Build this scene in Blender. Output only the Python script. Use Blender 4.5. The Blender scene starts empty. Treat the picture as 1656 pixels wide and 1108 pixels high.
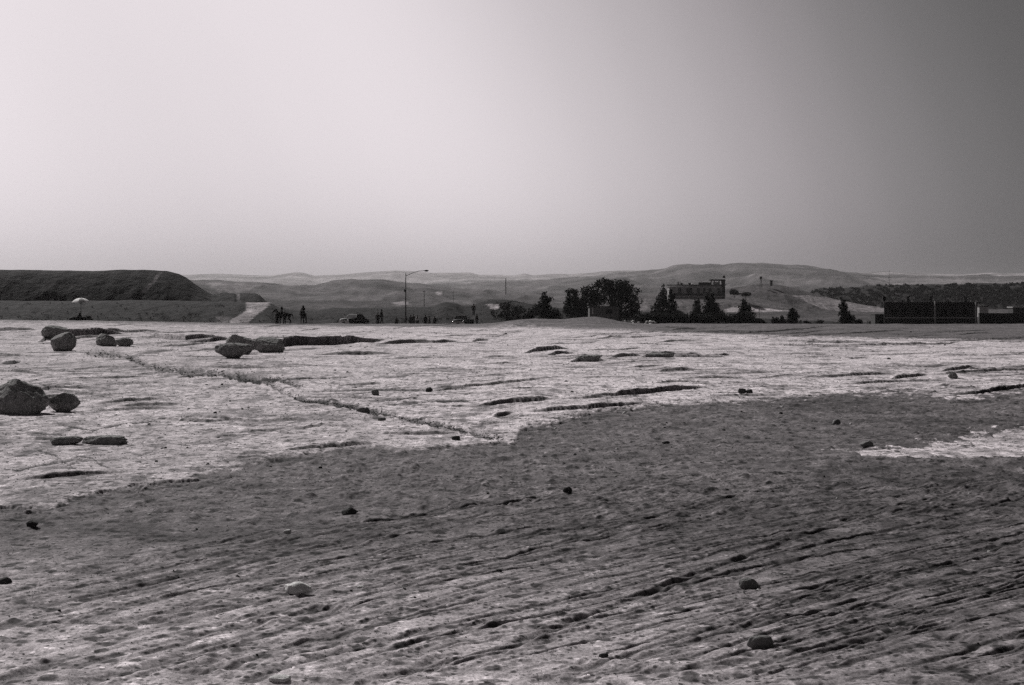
import bpy, bmesh, math, random
import numpy as np
from mathutils import Vector, Matrix, Euler
R = math.radians
sc = bpy.context.scene
COL = sc.collection
# ------------------------------------------------------------------ camera
EYE = 1.65; F = 2300.0; CX = 828.0; HY = 498.0
cam_d = bpy.data.cameras.new('camera'); cam = bpy.data.objects.new('camera', cam_d); COL.objects.link(cam)
cam.location = (0, 0, EYE); cam.rotation_euler = (R(90), 0, 0)
cam_d.sensor_width = 36; cam_d.lens = 50; cam_d.shift_y = -56/1656.
cam_d.clip_start = .05; cam_d.clip_end = 60000
sc.camera = cam
sc.view_settings.view_transform = 'Standard'; sc.view_settings.look = 'None'
sc.view_settings.exposure = 0.0; sc.view_settings.gamma = 1
sc.cycles.use_denoising = False
sc.cycles.sample_clamp_indirect = 1.0; sc.cycles.max_bounces = 6; sc.cycles.volume_bounces = 1; sc.cycles.diffuse_bounces = 3
# ------------------------------------------------------------------ sun and sky
SUN_AZ = -38.0; SUN_EL = 40.0                    # degrees left of the view axis, height
saz, sel = R(SUN_AZ), R(SUN_EL)
sdir = Vector((math.sin(saz)*math.cos(sel), math.cos(saz)*math.cos(sel), math.sin(sel)))
ld = bpy.data.lights.new('sun', 'SUN'); ld.energy = 4.0; ld.angle = R(0.5); ld.color = (1, .985, .965)
lo = bpy.data.objects.new('sun', ld); COL.objects.link(lo)
lo.rotation_euler = sdir.to_track_quat('Z', 'Y').to_euler(); lo.location = (-60, 80, 90)
w = bpy.data.worlds.new('World'); sc.world = w; w.use_nodes = True
nt = w.node_tree; nt.nodes.clear(); N = nt.nodes.new; L = nt.links.new
sky = N('ShaderNodeTexSky'); sky.sky_type = 'NISHITA'; sky.sun_disc = False
sky.sun_elevation = sel; sky.sun_rotation = saz; sky.dust_density = 3; sky.air_density = 1; sky.altitude = 50
bw = N('ShaderNodeRGBToBW'); L(sky.outputs[0], bw.inputs[0])
geo = N('ShaderNodeTexCoord')
dv = N('ShaderNodeVectorMath'); dv.operation = 'DOT_PRODUCT'
L(geo.outputs['Generated'], dv.inputs[0])
SKYAX = Vector((1, -.5, .38)).normalized(); dv.inputs[1].default_value = SKYAX
rmp = N('ShaderNodeValToRGB'); rmp.color_ramp.interpolation = 'CARDINAL'
mr = N('ShaderNodeMapRange'); mr.inputs[1].default_value = -.9; mr.inputs[2].default_value = .3
L(dv.outputs['Value'], mr.inputs[0]); L(mr.outputs[0], rmp.inputs[0])
els = rmp.color_ramp.elements
SKY_STOPS = [(0.0, .70), (.20, .78), (.25, .71), (.33, .90), (.41, 1.13), (.457, .93), (.54, .75), (.583, .55), (.65, .33), (.70, .24), (.8, .20), (1.0, .34)]
els[0].position = 0; els[1].position = 1
_p = np.linspace(0, 1, 401); _v = np.interp(_p, [a for a, b in SKY_STOPS], [b for a, b in SKY_STOPS])
_k = np.exp(-np.linspace(-2.2, 2.2, 91)**2); _v = np.convolve(np.pad(_v, 45, mode='edge'), _k/_k.sum(), 'valid')
SKY_STOPS = [(float(q), float(np.interp(q, _p, _v))) for q in np.linspace(0, 1, 29)]
for p, v in SKY_STOPS[1:-1]: els.new(p)
for e, (p, v) in zip(sorted(els, key=lambda e: e.position), SKY_STOPS):
    k = 1 - v
    v = v/1.3; q = .075*min(1, v*2.2); e.color = (v, v*(1-q), v*(1-q*.5), 1)
mx = N('ShaderNodeMix'); mx.data_type = 'RGBA'; mx.blend_type = 'MULTIPLY'; mx.inputs[0].default_value = 1
L(bw.outputs[0], mx.inputs[6]); L(rmp.outputs[0], mx.inputs[7])
bg = N('ShaderNodeBackground'); bg.inputs[1].default_value = 0.13
ow = N('ShaderNodeOutputWorld'); L(mx.outputs[2], bg.inputs[0]); L(bg.outputs[0], ow.inputs[0])

# ------------------------------------------------------------------ helpers
rng = np.random.default_rng(7); random.seed(7)
def P(px, py, d):                                   # pixel + distance -> point
    return Vector(((px-CX)/F*d, d, EYE-(py-HY)/F*d))
def dist(py): return EYE*F/(py-HY)                  # distance of flat ground seen at row py
def _hash(ix, iy, s):
    n = (ix.astype(np.int64)*374761393 + iy.astype(np.int64)*668265263 + s*1274126177) & 0xffffffff
    n = ((n ^ (n >> 13))*1274126177) & 0xffffffff
    n = (n ^ (n >> 16)) & 0xffff
    return n/65535.0
def vnoise(x, y, s=0):
    x0 = np.floor(x); y0 = np.floor(y); fx = x-x0; fy = y-y0
    fx = fx*fx*(3-2*fx); fy = fy*fy*(3-2*fy)
    a = _hash(x0, y0, s); b = _hash(x0+1, y0, s); c = _hash(x0, y0+1, s); d = _hash(x0+1, y0+1, s)
    return (a+(b-a)*fx)*(1-fy) + (c+(d-c)*fx)*fy - .5
def fbm(x, y, o=4, s=0, g=.5):
    r = 0; a = 1.; f = 1.
    for i in range(o):
        r = r + a*vnoise(x*f+i*17.3, y*f-i*9.1, s+i); a *= g; f *= 2.03
    return r
def sstep(a, b, x):
    t = np.clip((x-a)/(b-a), 0, 1); return t*t*(3-2*t)
def inpoly(px, py, poly):
    r = np.zeros(px.shape, bool); n = len(poly)
    for i in range(n):
        x1, y1 = poly[i]; x2, y2 = poly[(i+1) % n]
        c = ((y1 > py) != (y2 > py)); 
        xi = (x2-x1)*(py-y1)/((y2-y1) if y2 != y1 else 1e-9)+x1
        r ^= c & (px < xi)
    return r

def mat(name, v, tint=(1, .985, .975), scale=8., amt=.35, bump=0., bscale=None, rough=.95, attr=None, metal=0, coords='Object', det=8, spec=.15, grit=None):
    m = bpy.data.materials.new(name); m.use_nodes = True; t = m.node_tree; n = t.nodes; l = t.links
    b = n['Principled BSDF']; b.inputs['Roughness'].default_value = rough; b.inputs['Metallic'].default_value = metal
    b.inputs['Specular IOR Level'].default_value = spec
    tc = n.new('ShaderNodeTexCoord')
    no = n.new('ShaderNodeTexNoise'); no.inputs['Scale'].default_value = scale; no.inputs['Detail'].default_value = det
    no.inputs['Roughness'].default_value = .68
    l.new(tc.outputs[coords], no.inputs['Vector'])
    mp = n.new('ShaderNodeMapRange'); mp.inputs[1].default_value = .25; mp.inputs[2].default_value = .75
    mp.inputs[3].default_value = 1-amt; mp.inputs[4].default_value = 1+amt; mp.clamp = False
    l.new(no.outputs[0], mp.inputs[0])
    mu = n.new('ShaderNodeVectorMath'); mu.operation = 'SCALE'
    fac = mp.outputs[0]
    if grit:
        n3 = n.new('ShaderNodeTexNoise'); n3.inputs['Scale'].default_value = grit[0]; n3.inputs['Detail'].default_value = 6; n3.inputs['Roughness'].default_value = .8
        l.new(tc.outputs[coords], n3.inputs['Vector'])
        m3 = n.new('ShaderNodeMapRange'); m3.inputs[1].default_value = .36; m3.inputs[2].default_value = .64; m3.inputs[3].default_value = 1-grit[1]; m3.inputs[4].default_value = 1+grit[1]
        for vs, dk, lt, amt_ in grit[2]:
            vo = n.new('ShaderNodeTexVoronoi'); vo.inputs['Scale'].default_value = vs; l.new(tc.outputs[coords], vo.inputs['Vector'])
            sp = n.new('ShaderNodeSeparateColor'); l.new(vo.outputs['Color'], sp.inputs[0])
            rp = n.new('ShaderNodeValToRGB'); rp.color_ramp.interpolation = 'CONSTANT'; e_ = rp.color_ramp.elements
            e_[0].position = 0; e_[0].color = (dk, dk, dk, 1); e_[1].position = amt_; e_[1].color = (.5, .5, .5, 1); q_ = e_.new(1-amt_*.4); q_.color = (lt, lt, lt, 1)
            l.new(sp.outputs[0], rp.inputs[0])
            md_ = n.new('ShaderNodeMapRange'); md_.inputs[1].default_value = .30; md_.inputs[2].default_value = .48; md_.inputs[3].default_value = 1; md_.inputs[4].default_value = 0; l.new(vo.outputs['Distance'], md_.inputs[0])
            mi = n.new('ShaderNodeMix'); mi.inputs[2].default_value = .5; l.new(md_.outputs[0], mi.inputs[0]); l.new(rp.outputs[0], mi.inputs[3])
            m2_ = n.new('ShaderNodeMath'); m2_.operation = 'MULTIPLY'; m2_.inputs[1].default_value = 2; l.new(mi.outputs[0], m2_.inputs[0])
            m4_ = n.new('ShaderNodeMath'); m4_.operation = 'MULTIPLY'; l.new(fac, m4_.inputs[0]); l.new(m2_.outputs[0], m4_.inputs[1]); fac = m4_.outputs[0]
        l.new(n3.outputs[0], m3.inputs[0]); mm_ = n.new('ShaderNodeMath'); mm_.operation = 'MULTIPLY'; l.new(fac, mm_.inputs[0]); l.new(m3.outputs[0], mm_.inputs[1]); fac = mm_.outputs[0]
    l.new(fac, mu.inputs['Scale'])
    if attr:
        a = n.new('ShaderNodeAttribute'); a.attribute_name = attr; l.new(a.outputs['Color'], mu.inputs[0])
    else: mu.inputs[0].default_value = (v*tint[0], v*tint[1], v*tint[2])
    l.new(mu.outputs[0], b.inputs['Base Color'])
    if bump:
        n2 = n.new('ShaderNodeTexNoise'); n2.inputs['Scale'].default_value = bscale or scale; n2.inputs['Detail'].default_value = 9
        n2.inputs['Roughness'].default_value = .65
        l.new(tc.outputs[coords], n2.inputs['Vector'])
        bp = n.new('ShaderNodeBump'); bp.inputs['Distance'].default_value = bump; bp.inputs['Strength'].default_value = 1
        l.new(n2.outputs[0], bp.inputs['Height']); l.new(bp.outputs[0], b.inputs['Normal'])
    return m
M = {}
M['ground'] = mat('weathered_ground', 0, attr='alb', scale=5, amt=.55, bump=.010, bscale=9, det=12, grit=(55, .55, ((9, .12, .76, .38), (26, .12, .84, .34))))
M['terrain'] = mat('desert_terrain', 0, attr='alb', scale=.35, amt=.65, grit=(1.3, .4, ((.5, .22, .75, .25),)), bump=.5, bscale=.5, det=10)
M['farterrain'] = mat('far_terrain', 0, attr='alb', scale=.012, amt=.75, grit=(.06, .4, ((.035, .25, .75, .22),)), bump=4, bscale=.04, det=10)
M['boulder'] = mat('dark_boulder', .20, scale=4, amt=.5, bump=.07, bscale=6, grit=(30, .3, ((14, .25, .75, .25),)))
M['palestone'] = mat('pale_stone', .50, scale=25, amt=.3, bump=.01, bscale=40)
M['midstone'] = mat('mid_stone', .14, scale=25, amt=.35, bump=.01, bscale=40)
M['darkstone'] = mat('dark_stone', .05, scale=25, amt=.35, bump=.01, bscale=40)
M['leaf'] = mat('foliage_dark', .024, tint=(.97, 1, .95), scale=1.5, amt=.5)
M['scrub'] = mat('scrub_foliage', .04, tint=(1, 1, .95), scale=2, amt=.5)
M['bark'] = mat('bark', .06, scale=12, amt=.4, bump=.02)
M['wall'] = mat('grey_plaster', .26, scale=1.2, amt=.25, bump=.02)
M['midwall'] = mat('dim_plaster', .13, scale=1.5, amt=.3, bump=.02)
M['darkwall'] = mat('dark_brick', .05, scale=2.5, amt=.3, bump=.02)
M['roof'] = mat('roof_slab', .05, scale=2, amt=.3)
M['void'] = mat('window_dark', .012, scale=3, amt=.2, rough=.4)
M['post'] = mat('pale_post', .30, scale=4, amt=.2)
M['metal'] = mat('galvanised_steel', .10, scale=6, amt=.2, rough=.5, metal=.3)
M['lens'] = mat('lamp_glass', .4, scale=6, amt=.05, rough=.3)
M['wood'] = mat('weathered_wood', .07, scale=8, amt=.3)
M['canvas'] = mat('umbrella_canvas', .8, scale=5, amt=.08, rough=.8)
M['canvas2'] = mat('umbrella_canvas_grey', .36, scale=5, amt=.08, rough=.8)
M['paint'] = mat('car_paint', .025, scale=3, amt=.1, rough=.5, spec=.06)
M['paint2'] = mat('car_paint_two', .018, scale=3, amt=.1, rough=.5, spec=.06)
M['chrome'] = mat('chrome', .75, scale=3, amt=.05, rough=.12, metal=1)
M['glass'] = mat('car_glass', .02, scale=3, amt=.1, rough=.12, spec=.2)
M['rubber'] = mat('tyre_rubber', .015, scale=9, amt=.2)
M['skin'] = mat('skin', .10, tint=(1, .9, .82), scale=9, amt=.1)
M['hair'] = mat('hair', .02, scale=30, amt=.3)
M['clothdark'] = mat('dark_cloth', .025, scale=9, amt=.25)
M['clothmid'] = mat('grey_cloth', .07, scale=9, amt=.25)
M['clothpale'] = mat('pale_cloth', .55, scale=9, amt=.12)
M['hide'] = mat('animal_hide', .035, scale=6, amt=.3)

def tag(o, label=None, cat=None, group=None, kind=None):
    if label: o['label'] = label
    if cat: o['category'] = cat
    if group: o['group'] = group
    if kind: o['kind'] = kind
    return o
def empty(name, loc, rz=0, **k):
    o = bpy.data.objects.new(name, None); COL.objects.link(o); o.location = loc; o.rotation_euler = (0, 0, rz)
    o.empty_display_size = .2
    return tag(o, **k)
def link(name, me, m, parent=None, **k):
    o = bpy.data.objects.new(name, me); COL.objects.link(o)
    if m is not None and not me.materials: me.materials.append(m)
    if parent is not None: o.parent = parent
    return tag(o, **k)
def mesh_np(name, co, quads, smooth=True):
    me = bpy.data.meshes.new(name)
    me.vertices.add(len(co)); me.vertices.foreach_set('co', co.astype(np.float32).ravel())
    nf, k = quads.shape
    me.loops.add(nf*k); me.loops.foreach_set('vertex_index', quads.astype(np.int32).ravel())
    me.polygons.add(nf); me.polygons.foreach_set('loop_start', np.arange(0, nf*k, k, dtype=np.int32))
    me.polygons.foreach_set('loop_total', np.full(nf, k, np.int32))
    me.polygons.foreach_set('use_smooth', np.full(nf, smooth))
    me.update(calc_edges=True)
    return me
def grid_mesh(name, X, Y, Z, alb):
    r, c = X.shape
    co = np.stack([X, Y, Z], -1).reshape(-1, 3)
    i = np.arange(r*c).reshape(r, c)
    q = np.stack([i[:-1, :-1], i[:-1, 1:], i[1:, 1:], i[1:, :-1]], -1).reshape(-1, 4)
    me = mesh_np(name, co, q)
    at = me.attributes.new('alb', 'FLOAT_COLOR', 'POINT')
    a = np.ones((r*c, 4), np.float32); v = np.clip(alb, .008, .9).ravel()
    a[:, 0] = v; a[:, 1] = v*.92; a[:, 2] = v*.95
    at.data.foreach_set('color', a.ravel())
    return me
class MB:
    def __init__(s): s.bm = bmesh.new()
    def box(s, c, size, rz=0, taper=1.0, bev=0):
        r = bmesh.ops.create_cube(s.bm, size=1)['verts']
        for v in r:
            t = taper if v.co.z > 0 else 1
            v.co = Vector((v.co.x*size[0]*t, v.co.y*size[1]*t, v.co.z*size[2]))
        if bev:
            es = list({e for v in r for e in v.link_edges})
            out = bmesh.ops.bevel(s.bm, geom=es, offset=bev, segments=2, affect='EDGES')
            r = list({v for f in out['faces'] for v in f.verts} | {v for v in r if v.is_valid})
        mt = Matrix.Translation(c) @ Matrix.Rotation(rz, 4, 'Z')
        bmesh.ops.transform(s.bm, matrix=mt, verts=r); return s
    def tube(s, pts, rad, seg=8, cap=True):
        pts = [Vector(p) for p in pts]; rad = rad if isinstance(rad, (list, tuple)) else [rad]*len(pts)
        rings = []
        for i, p in enumerate(pts):
            a = pts[max(0, i-1)]; b = pts[min(len(pts)-1, i+1)]
            d = (b-a).normalized(); q = d.to_track_quat('Z', 'Y')
            rings.append([s.bm.verts.new(p + q @ Vector((rad[i]*math.cos(2*math.pi*k/seg), rad[i]*math.sin(2*math.pi*k/seg), 0))) for k in range(seg)])
        for a, b in zip(rings, rings[1:]):
            for k in range(seg): s.bm.faces.new((a[k], a[(k+1) % seg], b[(k+1) % seg], b[k]))
        if cap: s.bm.faces.new(rings[0][::-1]); s.bm.faces.new(rings[-1])
        return s
    def ell(s, c, r, sub=2):
        v = bmesh.ops.create_icosphere(s.bm, subdivisions=sub, radius=1)['verts']
        for q in v: q.co = Vector((q.co.x*r[0]+c[0], q.co.y*r[1]+c[1], q.co.z*r[2]+c[2]))
        return s
    def prism(s, poly, y0, y1):                      # polygon in xz, extruded along y
        a = [s.bm.verts.new((x, y0, z)) for x, z in poly]; b = [s.bm.verts.new((x, y1, z)) for x, z in poly]
        s.bm.faces.new(a); s.bm.faces.new(b[::-1])
        for i in range(len(a)): j = (i+1) % len(a); s.bm.faces.new((a[j], a[i], b[i], b[j]))
        return s
    def loft(s, rings, cap=True):
        rs = [[s.bm.verts.new(p) for p in r] for r in rings]; n = len(rs[0])
        for a, b in zip(rs, rs[1:]):
            for k in range(n): s.bm.faces.new((a[k], a[(k+1) % n], b[(k+1) % n], b[k]))
        if cap: s.bm.faces.new(rs[0][::-1]); s.bm.faces.new(rs[-1])
        return s
    def build(s, name, m, parent=None, smooth=False, **k):
        bmesh.ops.recalc_face_normals(s.bm, faces=s.bm.faces)
        me = bpy.data.meshes.new(name); s.bm.to_mesh(me); s.bm.free()
        if smooth: me.polygons.foreach_set('use_smooth', [True]*len(me.polygons))
        return link(name, me, m, parent, **k)

# ------------------------------------------------------------------ the ground sheet (one relief from the tripod to past the crest)
d_near = np.concatenate([5.0*np.exp(np.arange(0, 780)*(math.log(14/5.0)/780)), 14.0*np.exp(np.arange(0, 900)*(math.log(150/14.0)/900))])
d_far = np.concatenate([np.linspace(150, 260, 90), np.geomspace(262, 7800, 60)])
D = np.concatenate([d_near, d_far])
px_c = np.linspace(-130, 1786, 1250)
side = np.geomspace(14, 5200, 40)
U = np.concatenate([-130-side[::-1], px_c, 1786+side])
nR, nC = len(D), len(U)
DD, UU = np.meshgrid(D, U, indexing='ij')
X = (UU-CX)/F*DD; Y = DD.copy()
def base_z(px, d):                                  # broad lie of the land
    z = np.where(d < 140, 0, -.0095*(d-140))
    z = np.where(d > 185, -.43-.045*(d-185), z); z = np.maximum(z, -4.5)
    crest = np.interp(px, [-500, 0, 200, 400, 700, 830, 1700], [.42, .42, .30, .06, -.02, 0, 0])
    z = z + crest*sstep(90, 150, d)*(1-sstep(210, 260, d))
    # spoil heap and mound in the middle of the crest
    for c, wd, h, dc in ((862, 58, .50, 133), (960, 44, .72, 137), (905, 120, .16, 132), (1100, 60, .08, 138)):
        z = z + h*np.exp(-((px-c)/wd)**2)*np.exp(-((d-dc)/9.)**2)
    z = z+.16*fbm(px*.02, d*.10, 4, 66)*sstep(60, 125, d)*(1-sstep(160, 200, d))
    return z
Z = base_z(UU, DD)
py_flat = HY + EYE*F/DD                             # row a flat ground would be seen at
# boundary between pale rock plate (beyond) and disturbed dark sand (near)
Bp = np.array([(-600, 840), (0, 826), (60, 822), (110, 815), (130, 800), (180, 795), (230, 785), (290, 772), (350, 762), (400, 752), (450, 742), (520, 735), (600, 722), (640, 733), (700, 727), (760, 722), (830, 715), (850, 690), (900, 680), (960, 668), (1000, 662), (1060, 657), (1160, 651), (1230, 648), (1300, 640), (1400, 632), (1500, 634), (1560, 640), (1656, 634), (2400, 620)], float)
bpy_row = np.interp(U, Bp[:, 0], Bp[:, 1])
warp = (fbm(X*1.1, Y*.35, 4, 11)*9 + fbm(X*5, Y*3, 3, 12)*5)*np.interp(UU, [350, 480, 780, 830, 880, 940, 1150, 1350], [1, .22, .22, 1, 1, .3, .3, 1]); fine = fbm(X*8, Y*5, 4, 13)*18; warp = warp+fine*np.interp(UU, [350, 480, 780, 830, 880, 1150, 1350], [1, .25, .25, 1, 1, .4, 1])
rock = sstep(-3, 3, (bpy_row[None, :]+warp)-py_flat)
patch = inpoly(UU+warp*5+fine*1.5, py_flat+warp*.8-fine*.6, [(1360, 732), (1400, 724), (1450, 724), (1540, 710), (1600, 700), (1700, 684), (2300, 640), (2300, 742), (1600, 742), (1500, 740), (1440, 738)]).astype(float)
g2 = np.interp(U, [-500, 0, 400, 830, 1000, 1300, 1656, 2500], [527, 526, 528, 530, 534, 545, 552, 556])
gravel = sstep(-2.5, 2.5, (g2[None, :]+warp*.25)-py_flat)
rockm = np.clip(np.maximum(rock*(1-gravel), patch), 0, 1)
sandm = 1-rockm
det = DD < 300
# relief -----------------------------------------------------------------
n1 = fbm(X*.5, Y*.5, 4, 1); n2 = fbm(X*2.6, Y*2.6, 4, 2); n3 = fbm(X*9, Y*9, 3, 3)
near = np.exp(-DD/60)
rock_relief = .025*n1 + .009*n2 + .009*n3
plates = fbm(X*.22+4, Y*.5, 3, 21)
steps = np.floor(plates*11)/11.
rock_relief += .07*(plates*.4+steps*.6)*sstep(14, 40, DD)
sand_relief = .012*n1 + (.004+.006*sstep(7, 11, DD))*n2 + .005*n3 + .0045*fbm(X*18, Y*24, 3, 5) + (.032*fbm(X*5.5, Y*4.2, 4, 6) + .05*np.clip(fbm(X*8, Y*5, 3, 7)-.10, 0, 1))*sstep(7.5, 13, DD)*(1-.5*gravel)
Z += (rock_relief*rockm + sand_relief*sandm)*np.where(DD < 150, 1, .6)
Z += .022*rock*sstep(0, 1, 1-gravel)                  # plate stands a little proud of the sand
alb = rockm*(.335 + .10*sstep(200, 900, UU) + .04*sstep(12, 25, DD) + .12*fbm(X*.35, Y*.35, 5, 31) + .16*fbm(X*3, Y*1.6, 5, 33)) \
    + sandm*(.088 + .05*fbm(X*.5, Y*.5, 4, 35) + .07*fbm(X*5, Y*4, 4, 36))
# lens falloff painted into the sand colour: paler in the foreground and left
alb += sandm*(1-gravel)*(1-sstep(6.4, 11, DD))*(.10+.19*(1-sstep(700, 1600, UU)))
_f = fbm(X*2.2, Y*.8, 4, 38); alb *= 1-rockm*.42*sstep(.16, .34, _f)*sstep(8, 14, DD); _f = fbm(X*7, Y*3.5, 3, 39); alb *= 1-rockm*.5*sstep(.18, .3, _f)*(1-sstep(30, 60, DD))
alb += patch*.06; alb += sandm*gravel*.005
alb = np.where(DD > 150, .11 + .04*fbm(X*.05, Y*.05, 4, 37), alb)
def cols(x0, x1): return np.where((U >= x0) & (U <= x1))[0]
def taper(u, x0, x1, e=.22):
    t = (u-x0)/(x1-x0); return np.clip(np.minimum(t/e, (1-t)/e), 0, 1)**.7
# ledges: (points, height m, fall-back length m, darker?)
def ledge(pts, h, back=2.5, jit=.3, seed=0):
    pts = np.array(pts, float); c = cols(pts[0, 0], pts[-1, 0])
    if len(c) < 3: return
    u = U[c]; yy = np.interp(u, pts[:, 0], pts[:, 1]); dl = dist(yy)
    xw = (u-CX)/F*dl
    sc_ = h*1.2
    dl = dl + vnoise(xw/sc_*.45, xw*0+seed, 41)*sc_*jit*3 + vnoise(xw/sc_*2, xw*0+seed, 42)*sc_*jit*.4
    hh = h*taper(u, pts[0, 0], pts[-1, 0], .3)*(1+.35*vnoise(xw/sc_*.7, xw*0+seed, 43)+.3*np.round(2*vnoise(xw/sc_*.22, xw*0+seed, 44))/2)
    r0 = np.searchsorted(D, dl.min()-.5*h-.3); r1 = np.searchsorted(D, dl.max()+back*4)
    db = D[r0:r1, None]-dl[None, :]
    f = np.where(db > 0, np.exp(-np.maximum(db, 0)/back), 0)*sstep(-.03, .03+.0012*dl, db)
    Z[r0:r1, c] += hh[None, :]*f
    # undercut litter in front
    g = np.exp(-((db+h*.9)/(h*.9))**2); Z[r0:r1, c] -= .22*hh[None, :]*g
    face_shade = np.exp(-((db)/(.04+.0018*dl))**2)*np.minimum(1, hh[None, :]/.05)
    alb[r0:r1, c] = alb[r0:r1, c]*(1-.75*face_shade)  # shade of the backlit ledge front painted into the albedo
def groove(pts, depth, width, rim=.35, jit=.25, seed=0, dark=.35, brk=.9, wpx=None):
    pts = np.array(pts, float); c = cols(pts[0, 0], pts[-1, 0])
    if len(c) < 3: return
    u = U[c]; yy = np.interp(u, pts[:, 0], pts[:, 1])
    k = max(3, len(c)//(len(pts)*3)) | 1
    yp = np.pad(yy, k//2, mode='edge'); yy = np.convolve(yp, np.ones(k)/k, 'valid')
    dl = dist(yy); xw = (u-CX)/F*dl
    m = np.gradient(dl)/np.maximum(np.abs(np.gradient(xw)), 1e-5); cs = 1/np.sqrt(1+np.minimum(np.abs(m), 3)**2)
    dl = dl + vnoise(xw/width*.12, xw*0+seed, 51)*width*jit*4 + vnoise(xw/width*.8, xw*0+seed, 52)*width*jit
    wv = width*(1+.5*vnoise(xw/width*.3, xw*0+seed, 53))
    tp = taper(u, pts[0, 0], pts[-1, 0], .12)
    if wpx: wv = wpx*dl*dl/(EYE*F)*cs*(1+1.3*vnoise(u*.11, u*0+seed, 55)+.7*vnoise(u*.4, u*0+seed, 56)); width = wv.max()*.5
    r0 = np.searchsorted(D, dl.min()-8*width); r1 = np.searchsorted(D, dl.max()+8*width)
    q = (D[r0:r1, None]-dl[None, :])*cs[None, :]/wv[None, :]
    br = np.clip(.8+brk*vnoise(xw/width*.07, xw*0+seed, 54), 0, 1.2)
    Z[r0:r1, c] += depth*(tp*br)[None, :]*(-np.exp(-q**4*.9) + rim*np.exp(-((np.abs(q)-1.7)/.6)**2))
    alb[r0:r1, c] *= 1-dark*(tp*br)[None, :]*np.exp(-q**4)  # darkens the groove bed: shade put into the albedo
LED = [
 ([(415, 567), (445, 563), (480, 560), (520, 558), (560, 556), (600, 553), (625, 551)], .40, 5),
 ([(608, 559), (640, 557), (670, 555), (690, 555)], .18, 4), ([(668, 555), (700, 555), (740, 553)], .14, 4),
 ([(-200, 537), (0, 536), (30, 536), (62, 535)], .35, 5),
 ([(60, 555), (90, 548), (130, 546), (160, 543), (200, 541)], .45, 5), ([(235, 541), (265, 549), (300, 551), (345, 549), (365, 547)], .28, 5),
 ([(140, 540), (200, 538), (260, 537)], .2, 5), ([(300, 556), (340, 553), (380, 551)], .16, 4),
 ([(505, 577), (540, 574), (600, 573), (650, 573)], .13, 3), ([(430, 594), (470, 593), (500, 593)], .05, 3),
 ([(845, 573), (870, 569), (920, 567)], .16, 4), ([(880, 578), (910, 574), (930, 573)], .12, 4),
 ([(920, 588), (935, 587), (955, 586), (982, 585)], .14, 2.5), ([(985, 581), (1015, 579), (1040, 578)], .13, 3), ([(1035, 581), (1070, 580), (1100, 578)], .14, 3),
 ([(1060, 602), (1080, 601), (1118, 600)], .09, 2), ([(1010, 597), (1040, 595), (1075, 592)], .06, 2),
 ([(690, 631), (740, 627), (790, 622), (860, 617), (905, 613)], .06, 2), 
 ([(770, 661), (800, 657), (830, 653), (905, 650)], .085, 1.6), ([(960, 646), (1000, 643), (1050, 637), (1100, 632), (1146, 626)], .12, 1.6), ([(905, 650), (940, 648), (990, 645)], .04, 1.5),
 ([(850, 671), (900, 667), (950, 664), (1000, 660), (1045, 655)], .075, 1.5), 
 ([(795, 678), (812, 676), (828, 673)], .07, 1), ([(455, 733), (520, 728), (570, 724), (612, 720)], .05, 1.2), ([(640, 733), (700, 728), (760, 723), (850, 714)], .02, 1),
 ([(20, 780), (60, 778), (120, 773), (180, 769), (215, 766)], .045, 1.0),
 ([(250, 679), (300, 684), (340, 686), (372, 682)], .05, 1.2), ([(460, 693), (490, 696), (520, 691), (590, 695)], .035, 1.2),
 ([(-60, 602), (0, 601), (40, 605), (85, 609)], .08, 2), ([(50, 631), (90, 633), (140, 638), (185, 641)], .05, 1.5), ([(0, 590), (20, 590), (34, 588)], .10, 2),
 ([(1290, 612), (1340, 612), (1400, 609), (1450, 607)], .08, 2.5), ([(1440, 614), (1470, 612), (1500, 609)], .09, 2), ([(1500, 609), (1540, 606), (1600, 602), (1660, 600), (1800, 596)], .08, 3), ([(1520, 604), (1550, 602), (1590, 598)], .10, 2.5),
 ([(1540, 640), (1580, 638), (1656, 628), (1760, 622)], .09, 2), ([(1060, 555), (1100, 553), (1140, 553)], .08, 3), ([(1240, 558), (1300, 560), (1390, 561)], .09, 3),
 ([(960, 548), (990, 546), (1020, 547), (1060, 546)], .10, 3), ([(1395, 728), (1410, 727), (1430, 726)], .03, .7),
 ([(700, 545), (760, 543), (830, 544)], .07, 3), ([(1160, 606), (1200, 605), (1260, 603)], .05, 2), ([(1530, 652), (1570, 651), (1600, 650)], .04, 1),
]
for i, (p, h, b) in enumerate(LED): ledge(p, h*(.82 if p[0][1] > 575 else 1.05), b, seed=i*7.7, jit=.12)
# procedural small ledges over the plate
for i in range(420):
    x0 = rng.uniform(-120, 1700); py = 530+rng.beta(1.1, 1.6)*220
    ln = rng.uniform(25, 190)
    if py > np.interp(x0, Bp[:, 0], Bp[:, 1])-4: continue
    sl = rng.uniform(-.08, .04)*ln
    h = rng.uniform(.9, 2.7)/F*dist(py)*(1 if rng.random() > .15 else 1.8)
    ledge([(x0, py), (x0+ln*.5, py+sl*.5+rng.normal()*.8), (x0+ln, py+sl)], h, h*9, seed=i*3.1)
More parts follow.
